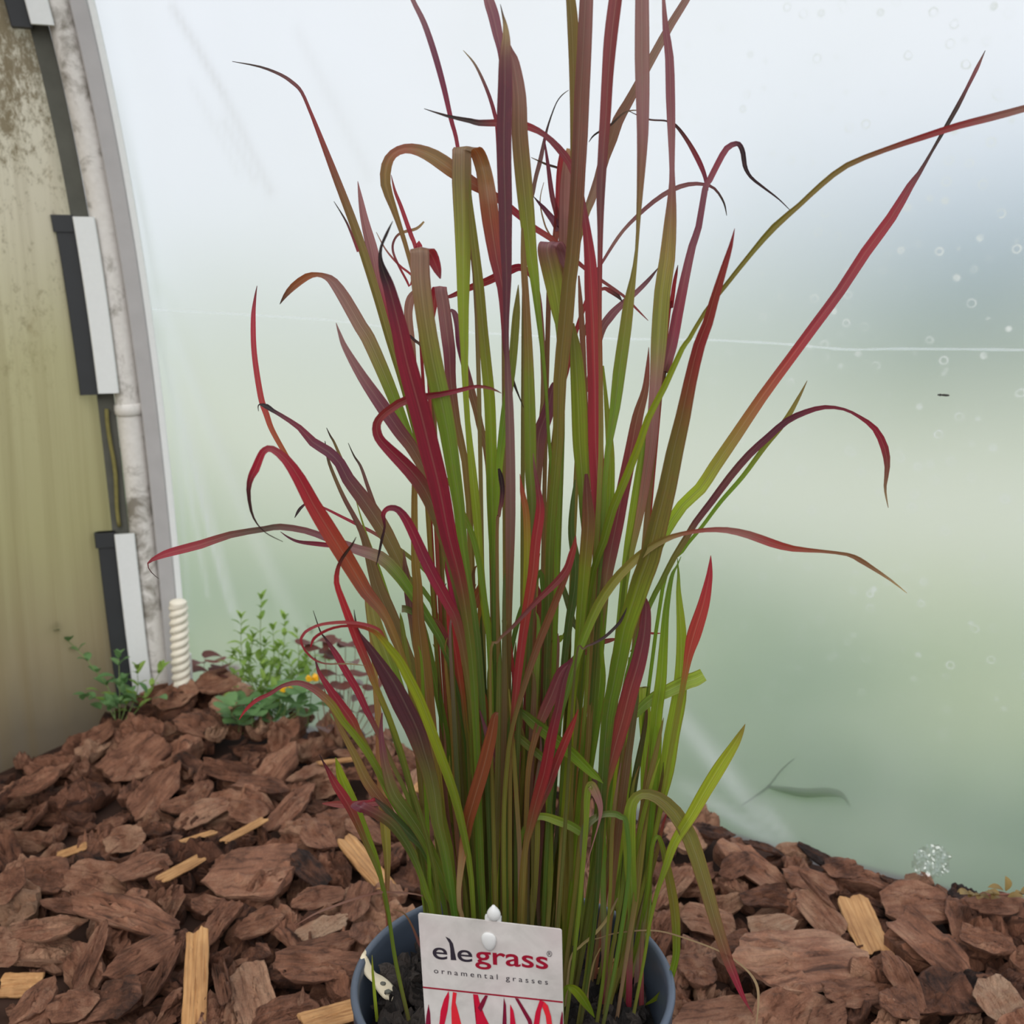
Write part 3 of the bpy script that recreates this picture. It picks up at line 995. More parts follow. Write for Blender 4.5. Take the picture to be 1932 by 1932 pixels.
tag(pot, 'round blue-grey plastic plant pot holding the grass', 'pot')

# potting bark inside the pot
fv, ff, fb, ft = [], [], [], []
off = 0
ring = 40
base_v = [(POT_C.x, POT_C.y, SUB_Z - 0.008)] + [(POT_C.x + (R - 0.010) * math.cos(2 * PI * k / ring), POT_C.y + (R - 0.010) * math.sin(2 * PI * k / ring), SUB_Z - 0.008) for k in range(ring)]
fv.append(np.array(base_v)); ff += [(0, 1 + k, 1 + (k + 1) % ring) for k in range(ring)]; fb.append(np.array(base_v) * 20); ft += [0.3] * len(base_v); off = len(base_v)
rp_ = random.Random(3)
for k in range(620):
    rr = (R - 0.0145) * math.sqrt(rp_.random()); an = rp_.uniform(0, 6.283)
    L = rp_.uniform(0.006, 0.019)
    if rr + L * 0.4 > R - 0.0095: rr = R - 0.0095 - L * 0.45
    x = POT_C.x + rr * math.cos(an); y = POT_C.y + rr * math.sin(an)
    V, Fc, bc = lowgeo[rp_.randrange(8)]
    M3 = Matrix.Rotation(rp_.gauss(0, .5), 3, 'X') @ Matrix.Rotation(rp_.gauss(0, .5), 3, 'Y') @ Matrix.Rotation(rp_.uniform(0, 6.28), 3, 'Z') @ Matrix.Diagonal((L, L * 1.4, L * 2.2))
    W = V @ np.array(M3).T
    W += np.array([x, y, SUB_Z - 0.006 + rp_.uniform(0, 0.007) + (0.006 if y > POT_C.y and x < 0 else 0)])
    fv.append(W); ff += [tuple(i + off for i in f) for f in Fc]; fb.append(bc); ft += [rp_.uniform(0.3, 0.95)] * len(W); off += len(W)
fv = np.vstack(fv); fb = np.vstack(fb)
mix = mk('potting_mix', fv.tolist(), ff, M_PEAT)
mix.data.set_sharp_from_angle(angle=math.radians(32))
a = mix.data.attributes.new('bc', 'FLOAT_VECTOR', 'POINT'); a.data.foreach_set('vector', fb.astype(np.float32).ravel())
a = mix.data.attributes.new('tone', 'FLOAT', 'POINT'); a.data.foreach_set('value', np.array(ft, dtype=np.float32))
tag(mix, 'coarse black potting bark filling the pot', 'potting mix', kind='stuff')

# tan flake lying on the mix at the right
p = on_z(1170, 1830, SUB_Z + 0.006)
o = inst('wood_flake', FLAKY[1][0])
o.data = o.data.copy(); o.data.materials.clear(); o.data.materials.append(M_WOOD)
o.matrix_world = Matrix.Translation(p) @ Matrix.Rotation(0.3, 4, 'X') @ Matrix.Rotation(0.15, 4, 'Z') @ Matrix.Diagonal((0.026, 0.030, 0.03, 1))
o['tone'] = 0.8
tag(o, 'tan wood flake on black potting bark behind the red shoots', 'wood flake')

# cream husk with dark grains lying by the left rim
def build_husk():
    zpl = SUB_Z + 0.007
    cl = [(690, 1796, 8), (687, 1808, 13), (691, 1824, 17), (701, 1840, 18), (715, 1851, 24), (728, 1866, 27), (736, 1880, 20), (737, 1886, 5)]
    P = [np.array([*on_z(x, y, zpl + 0.016 * (1 - i / 7) ** 1.5), w]) for i, (x, y, w) in enumerate(cl)]
    P = catmull(P, 4)
    V, Fc = [], []
    n = len(P)
    for i, q in enumerate(P):
        t = Vector(P[min(i + 1, n - 1)][:3] - P[max(i - 1, 0)][:3]).normalized()
        sd = t.cross(Z).normalized()
        w = q[3] * 0.62 * depth_of(Vector(q[:3])) / F_PX
        for k in range(8):
            a_ = 2 * PI * k / 8
            lift = 0.0016 * math.sin(a_)
            dish = -0.0007 if 0.3 < math.sin(a_) and abs(math.cos(a_)) < 0.5 else 0
            V.append(Vector(q[:3]) + sd * w * math.cos(a_) + Z * (lift + dish))
    for i in range(n - 1):
        for k in range(8):
            Fc.append((i * 8 + k, i * 8 + (k + 1) % 8, (i + 1) * 8 + (k + 1) % 8, (i + 1) * 8 + k))
    Fc.append(tuple(reversed(range(8)))); Fc.append(tuple((n - 1) * 8 + k for k in range(8)))
    e = empty('seed_husk', on_z(715, 1850, zpl))
    child(mk('husk', V, Fc, mat_plain('cream_husk', lin((206, 194, 168)), 0.6, 0.12, 120)), e)
    for (x, y, r) in ((722, 1856, 5), (732, 1871, 5.5)):
        g = on_z(x, y, zpl + 0.0042); rr = r * depth_of(g) / F_PX
        bm = bmesh.new(); bmesh.ops.create_icosphere(bm, subdivisions=2, radius=1)
        for v in bm.verts:
            v.co *= 1 + 0.3 * noise.noise(v.co * 2 + Vector((x, 0, 0)))
            v.co = Vector((v.co.x * rr * 1.25, v.co.y * rr, v.co.z * rr * 0.7)) + g
        me = bpy.data.meshes.new('grain'); bm.to_mesh(me); bm.free(); me.materials.append(M_GREYSTRIP)
        child(inst('grain', me), e)
    tag(e, 'cream husk holding two dark grains beside the left pot rim', 'husk')
build_husk()

# ------------------------------------------------------------------ plant tag
TW, TH = 0.06664, 0.098
tagm = Matrix.Translation((-0.04299, 0.437, 0.21938)) @ Matrix.Rotation(-0.20795, 4, 'Z') @ Matrix.Rotation(0.09357, 4, 'X') @ Matrix.Rotation(-0.01119, 4, 'Y')
tag_o = empty('plant_tag', (0, 0, 0))
tag_o.matrix_world = tagm
def tchild(o):
    o.parent = tag_o
    return o
def rounded(w, h, r, n=5):
    pts = []
    for cx, cz, a0 in ((w - r, -r, 0), (r, -r, 90), (r, -h + r, 180), (w - r, -h + r, 270)):
        for k in range(n + 1):
            a = math.radians(a0 + 90 * k / n)
            pts.append((cx + r * math.cos(a), cz + r * math.sin(a)))
    return pts
def mat_card():
    t = NT('scuffed_white_card')
    co = t.objco()
    n_ = t.noise(co, 55, 4, 0.6, 0.6)
    n2 = t.noise(co, 22, 2)
    c = t.mixc(t.mapr(n_, 0.35, 0.7), lin((206, 201, 196)), lin((182, 177, 172)))
    c = t.mixc(t.mapr(n2, 0.45, 0.7, 0, 0.4), c, lin((212, 190, 192)))
    return t.finish(t.bsdf(c, 0.3, None, 0.5))
M_CARD = mat_card()
pts = rounded(TW, TH, 0.0012)
n = len(pts)
V = [(x, -0.0003, z) for x, z in pts] + [(x, 0.0003, z) for x, z in pts]
Fc = [tuple(reversed(range(n))), tuple(range(n, 2 * n))] + [(k, (k + 1) % n, n + (k + 1) % n, n + k) for k in range(n)]
card = tchild(mk('card', V, Fc, M_CARD, smooth=False))
M_INK = mat_plain('charcoal_print', lin((48, 42, 52)), 0.4, 0.05)
M_REDINK = mat_plain('crimson_print', lin((146, 18, 44)), 0.4, 0.08)
REDS = [mat_plain('red_leaf_print_a', lin((192, 20, 52)), 0.4, 0.15, 90), mat_plain('red_leaf_print_b', lin((214, 40, 52)), 0.4, 0.2, 90), mat_plain('red_leaf_print_c', lin((120, 20, 48)), 0.4, 0.2, 90)]
# card coordinates from image pixels
ti = tagm.inverted()
def card_xz(px, py):
    p0 = tagm.translation; nn = tagm.to_3x3() @ Vector((0, -1, 0))
    q = ti @ on_plane(px, py, p0, nn)
    return q.x, q.z
def flat(name, poly, mat, y=-0.00045, parent=None):
    V = [(x, y, z) for x, z in poly]
    ar = sum(poly[i][0] * poly[(i + 1) % len(poly)][1] - poly[(i + 1) % len(poly)][0] * poly[i][1] for i in range(len(poly)))
    f = tuple(range(len(V))) if ar > 0 else tuple(reversed(range(len(V))))
    bm = bmesh.new()
    bv = [bm.verts.new(v) for v in V]
    bm.faces.new([bv[i] for i in f])
    bmesh.ops.triangulate(bm, faces=bm.faces[:])
    me = bpy.data.meshes.new(name); bm.to_mesh(me); bm.free(); me.materials.append(mat)
    o = inst(name, me)
    o.parent = parent or card
    return o
def text(body, px_box, mat, name, yoff=-0.0005, bold=0.0, spacing=1.0):
    # px_box: left, baseline-left y, right, baseline-right y, x-height px
    l, yl, r_, yr, xh = px_box
    cu = bpy.data.curves.new(name, 'FONT')
    cu.body = body
    cu.space_character = spacing
    cu.offset = bold
    cu.resolution_u = 6
    ob = bpy.data.objects.new(name, cu); C.objects.link(ob)
    dg = bpy.context.evaluated_depsgraph_get(); dg.update()
    me = bpy.data.meshes.new_from_object(ob.evaluated_get(dg))
    bpy.data.objects.remove(ob)
    x0, z0 = card_xz(l, yl); x1, z1 = card_xz(r_, yr)
    _, zx = card_xz(l, yl - xh)
    co = np.array([v.co[:] for v in me.vertices])
    mn, mxx = co[:, 0].min(), co[:, 0].max()
    sx = (x1 - x0) / (mxx - mn)
    ref = 0.53
    sz = (zx - z0) / ref
    for v in me.vertices:
        u = (v.co.x - mn) * sx
        v.co = Vector((x0 + u, yoff, z0 + (z1 - z0) * u / max(1e-6, x1 - x0) + v.co.y * sz))
    me.materials.append(mat)
    o = inst(name, me); o.parent = card
    return o
text('e', (817.5, 1807, 845, 1809.5, 24.5), M_INK, 'lettering', bold=0.006)
text('e', (864, 1811.5, 892, 1814, 24.5), M_INK, 'lettering', bold=0.006)
text('grass', (897, 1815, 1034.5, 1827, 25), M_REDINK, 'lettering', bold=0.012)
text('ornamental grasses', (819.5, 1834.5, 1034, 1856.5, 7.5), M_INK, 'lettering', spacing=1.55)
text('\u00ae', (1032, 1803.5, 1042, 1804, 8), M_INK, 'lettering')
# the flame-like letter l
lp = [(841, 1766), (849, 1770), (855, 1779), (857.5, 1790), (858.5, 1805), (859, 1808), (861.5, 1809), (861.5, 1810.5), (851, 1810), (851.5, 1806), (850.5, 1792), (848, 1778), (845, 1771)]
flat('lettering', [card_xz(x, y) for x, y in lp], M_INK)
# red rule
x0, z0 = card_xz(798.5, 1860); x1, z1 = card_xz(1062, 1888)
flat('red_rule', [(x0, z0), (x1, z1), (x1, z1 - 0.0009), (x0, z0 - 0.0009)], M_REDINK)
# printed red leaves
leafs = [([(809, 1893), (812, 1910), (814, 1945), (802, 1945), (805, 1915)], 2), ([(847, 1868), (848, 1880), (845, 1905), (836, 1945), (828, 1945), (832, 1905), (838, 1885)], 0),
         ([(855, 1870), (862, 1872), (860, 1890), (866, 1912), (874, 1945), (853, 1945), (852, 1900)], 1), ([(893, 1874), (902, 1875), (907, 1895), (915, 1915), (925, 1935), (927, 1945), (900, 1945), (898, 1900)], 0),
         ([(921, 1877), (915, 1893), (908, 1908), (902, 1900), (910, 1885), (916, 1876)], 2), ([(951, 1880), (955, 1895), (956, 1920), (956, 1945), (948, 1945), (951, 1915)], 2),
         ([(963, 1893), (969, 1905), (976, 1945), (963, 1945)], 0), ([(972, 1881), (978, 1882), (1003, 1922), (1008, 1945), (1002, 1945), (996, 1925)], 2),
         ([(1019, 1885), (1027, 1888), (1021, 1905), (1016, 1945), (1005, 1945), (1011, 1908)], 0), ([(1027, 1888), (1034, 1895), (1040, 1915), (1044, 1945), (1034, 1945), (1030, 1915), (1024, 1898)], 1),
         ([(1061, 1905), (1062.5, 1912), (1062.5, 1945), (1055, 1945), (1058, 1920)], 2)]
for k, (pl, m) in enumerate(leafs):
    flat('printed_leaf', [card_xz(x, y) for x, y in pl], REDS[m], -0.00045 - 0.00003 * k)
# plastic clip through the card and the stake behind it
M_CLIP = NT('milky_plastic')
_b = M_CLIP.bsdf(lin((232, 232, 230)), 0.25, None, 0.5); _t = M_CLIP.n('BsdfTranslucent'); _t.inputs['Color'].default_value = (0.9, 0.9, 0.9, 1)
M_CLIP = M_CLIP.finish(M_CLIP.mixs(0.35, _b, _t.outputs[0]))
def blob(name, cpx, cpy, rx, rz, ry, point, yc):
    cx, cz = card_xz(cpx, cpy)
    s = 0.0002468
    bm = bmesh.new(); bmesh.ops.create_uvsphere(bm, u_segments=16, v_segments=12, radius=1)
    for v in bm.verts:
        f = v.co.z
        w = 1.0 - 0.25 * max(0, f) * point - 0.25 * max(0, -f) * (point < 0)
        sq = 1.0 if point > 0 else (abs(v.co.x) + 0.01) ** -0.12
        v.co = Vector((cx + v.co.x * rx * s * w * min(sq, 1.2), yc + v.co.y * ry, cz + f * rz * s + (0.0006 if point > 0 and f > 0.95 else 0)))
    me = bpy.data.meshes.new(name); bm.to_mesh(me); bm.free(); me.materials.append(M_CLIP)
    me.polygons.foreach_set('use_smooth', [True] * len(me.polygons))
    return tchild(inst(name, me))
blob('clip_knob', 931, 1725, 13, 15.5, 0.0022, 1.0, 0.0006)
blob('clip_plug', 923, 1775, 14, 20, 0.0014, -1.0, -0.0006)
cx, cz = card_xz(929.5, 1737)
V = [(cx + a, b, cz + c_) for a in (-0.0037, 0.0037) for b in (0.0004, 0.0022) for c_ in (-0.004, 0.0014)]
Fc = [(0, 1, 3, 2), (4, 6, 7, 5), (0, 4, 5, 1), (2, 3, 7, 6), (0, 2, 6, 4), (1, 5, 7, 3)]
tchild(mk('clip_collar', V, Fc, M_CLIP, smooth=False))
V = [(cx + a, b, c_) for a in (-0.002, 0.002) for b in (0.0004, 0.0020) for c_ in (cz - 0.13, cz)]
tchild(mk('stake', V, Fc, M_CLIP, smooth=False))
tag(tag_o, 'white plant tag with dark and red lettering in front of the grass', 'plant tag')
# ------------------------------------------------------------------ the grass
PAL = {'G': (146, 164, 46), 'g': (112, 136, 44), 'D': (82, 98, 46), 'O': (136, 118, 62), 'o': (132, 126, 54), 'R': (158, 42, 60), 'r': (160, 58, 54),
       'P': (116, 56, 72), 'M': (150, 106, 106), 'K': (40, 28, 30), 'T': (198, 170, 122), 'X': (152, 84, 52), 'B': (126, 82, 64), 'W': (150, 118, 100)}
def mat_grass():
    t = NT('grass_blade')
    col = t.attr('Col', out='Color')
    uv = t.n('UVMap', uv_map='UVMap').outputs['UV']
    st = t.noise(t.mapping(uv, (12, 0.5, 1)), 1.0, 3, 0.6)
    bl = t.noise(t.mapping(uv, (2.0, 9, 1)), 1.0, 3, 0.6)
    col = t.mixc(t.mapr(st, 0.36, 0.62, 0, 0.62), col, t.mixc(0.55, col, (0.02, 0.012, 0.01)))
    col = t.mixc(t.mapr(bl, 0.5, 0.8, 0, 0.25), col, t.mixc(0.5, col, lin((160, 60, 60))))
    sx = t.n('SeparateXYZ'); t.l(uv, sx.inputs[0])
    e = t.math('ABSOLUTE', t.math('SUBTRACT', sx.outputs[0], 0.5))
    col = t.mixc(t.mapr(e, 0.40, 0.5, 0, 0.5), col, t.mixc(0.6, col, lin((120, 36, 40))))
    mid = t.mapr(e, 0.0, 0.06, 1.0, 0)
    col = t.mixc(t.math('MULTIPLY', mid, 0.16), col, t.mixc(0.5, col, (0.75, 0.72, 0.5)))
    b = t.bsdf(col, 0.42, t.bump(st, 0.35, 0.0006), 0.45)
    tr = t.n('BsdfTranslucent'); t.l(t.mixc(1.0, col, (1.4, 1.35, 1.2), 'MULTIPLY'), tr.inputs['Color'])
    return t.finish(t.mixs(0.45, b, tr.outputs[0]))
M_GRASS = mat_grass()
rg = random.Random(21)
grass = empty('ornamental_grass', (POT_C.x, POT_C.y, SUB_Z - 0.004))
tag(grass, 'tall clump of ornamental grass with green blades turning crimson at tips', 'grass')
n_leaf = 0
def ribbon(P, cols, widths, N0, phi0, dphi, fold=0.16, carry=False):
    # P: 3D points tip -> base, cols rgb, widths metres
    global n_leaf
    arr = [np.array([*p, w, *c]) for p, w, c in zip(P, widths, cols)]
    seglen = sum((P[i + 1] - P[i]).length for i in range(len(P) - 1))
    sub = max(2, min(6, int(48 / max(1, len(P) - 1))))
    S = catmull(arr, sub)
    n = len(S)
    V, Fc, CC, UV = [], [], [], []
    sides = None
    if carry:
        # carry the width direction along from the foot so that a sharp fold keeps it
        sides = [None] * n
        pv = Vector((1, 0, 0))
        for i in range(n - 1, -1, -1):
            t = Vector(S[min(i + 1, n - 1)][:3] - S[max(i - 1, 0)][:3])
            if t.length > 1e-7:
                t.normalize()
                q = Vector((1, 0, 0)); q = q - t * q.dot(t)
                if q.length > 0.25: pv = q.normalized()
            sides[i] = pv.copy()
        phi0 = dphi = 0.0
    acc = 0.0
    for i, s in enumerate(S):
        p = Vector(s[:3])
        t = Vector(S[min(i + 1, n - 1)][:3] - S[max(i - 1, 0)][:3])
        if t.length < 1e-7: t = Vector((0, 0, -1))
        t.normalize()
        if i: acc += (p - Vector(S[i - 1][:3])).length
        sd = sides[i] if carry else t.cross(N0).normalized()
        nn = sd.cross(t).normalized()
        f = i / (n - 1)
        ph = phi0 + dphi * math.sin(f * PI * 1.3)
        a = sd * math.cos(ph) + nn * math.sin(ph)
        b = nn * math.cos(ph) - sd * math.sin(ph)
        w = max(0.00012, s[3] * 0.5 / max(0.5, math.cos(ph)))
        c = np.clip(s[4:7], 0, 255)
        for u in (-1, -0.5, 0, 0.5, 1):
            V.append(p + a * (w * u) + b * (w * fold * (abs(u) * 1.4 - 0.5)))
            CC.append((*lin(c), 1)); UV.append(((u + 1) / 2, acc * 20))
    for i in range(n - 1):
        for k in range(4):
            Fc.append((i * 5 + k, i * 5 + k + 1, (i + 1) * 5 + k + 1, (i + 1) * 5 + k))
    o = mk('leaf_blade', V, Fc, M_GRASS, None)
    me = o.data
    ca = me.color_attributes.new('Col', 'FLOAT_COLOR', 'POINT')
    ca.data.foreach_set('color', np.array(CC, dtype=np.float32).ravel())
    ul = me.uv_layers.new(name='UVMap')
    idx = np.zeros(len(me.loops), dtype=np.int32); me.loops.foreach_get('vertex_index', idx)
    ul.data.foreach_set('uv', np.array(UV, dtype=np.float32)[idx].ravel())
    child(o, grass)
    n_leaf += 1
    return o
def blade(d, lean, s, root=True, tw=None):
    """d: depth of the foot (-1 front .. 1 back), lean: dy/dz, s: 'x,y,width[colour]' in pixels from tip to foot"""
    if d is None:
        # the foot is in view: stand it where its pixel meets the potting mix
        lx, ly = [float(v) for v in s.split()[-1].split(',')[:2]]
        yb = min(on_z(lx, ly, SUB_Z + 0.002).y, POT_C.y + 0.062)
    else:
        yb = POT_C.y + 0.004 + d * 0.043
    pts, ws, cs = [], [], []
    cur = 'g'; dep = 0.0; fold3 = False
    j = [rg.gauss(0, 5) for _ in range(3)]
    jb = rg.uniform(0.9, 1.08)
    for tok in s.split():
        m = re.match(r'(-?[\d.]+),(-?[\d.]+),([\d.]+)([A-Za-z]?)(?:@(-?[\d.]+))?$', tok)
        x, y, w, c = float(m[1]), float(m[2]), float(m[3]), m[4]
        if c: cur = c
        if m[5]: dep = float(m[5]) * 0.001; fold3 = True
        p = on_lean(x, y, yb + dep, lean, SUB_Z)
        pts.append(p); ws.append(w * 1.06 * depth_of(p) / F_PX)
        cs.append([v * jb + jj for v, jj in zip(PAL[cur], j)])
    # blend colours a little so that changes are gradual
    cs = [[(cs[max(i - 1, 0)][k] + 2 * cs[i][k] + cs[min(i + 1, len(cs) - 1)][k]) / 4 for k in range(3)] for i in range(len(cs))]
    if root and pts[-1].z > SUB_Z + 0.004:
        e = pts[-1]
        q = Vector((max(-0.070, min(0.070, e.x * (1 - 0.40 * min(1.0, (e.z - SUB_Z) / 0.16)))), yb, SUB_Z - 0.006))
        if (pts[-1] - q).length > 0.05:
            mid = e * 0.5 + q * 0.5
            mid.x = e.x * 0.60 + q.x * 0.40
            mid.y = yb + lean * (mid.z - SUB_Z)
            pts.append(mid); ws.append(max(ws[-1] * 0.75, 0.0020)); cs.append([a * 0.7 + b * 0.3 for a, b in zip(cs[-1], PAL['g'])])
        pts.append(q); ws.append(0.0020); cs.append([a * 0.5 + b * 0.5 for a, b in zip(cs[-1], PAL['W'])])
    N0 = Vector((0, -1, lean)).normalized()
    ph = rg.uniform(-0.45, 0.45) if tw is None else tw
    return ribbon(pts, cs, ws, N0, ph, rg.uniform(-0.25, 0.25), rg.uniform(0.10, 0.26), fold3)

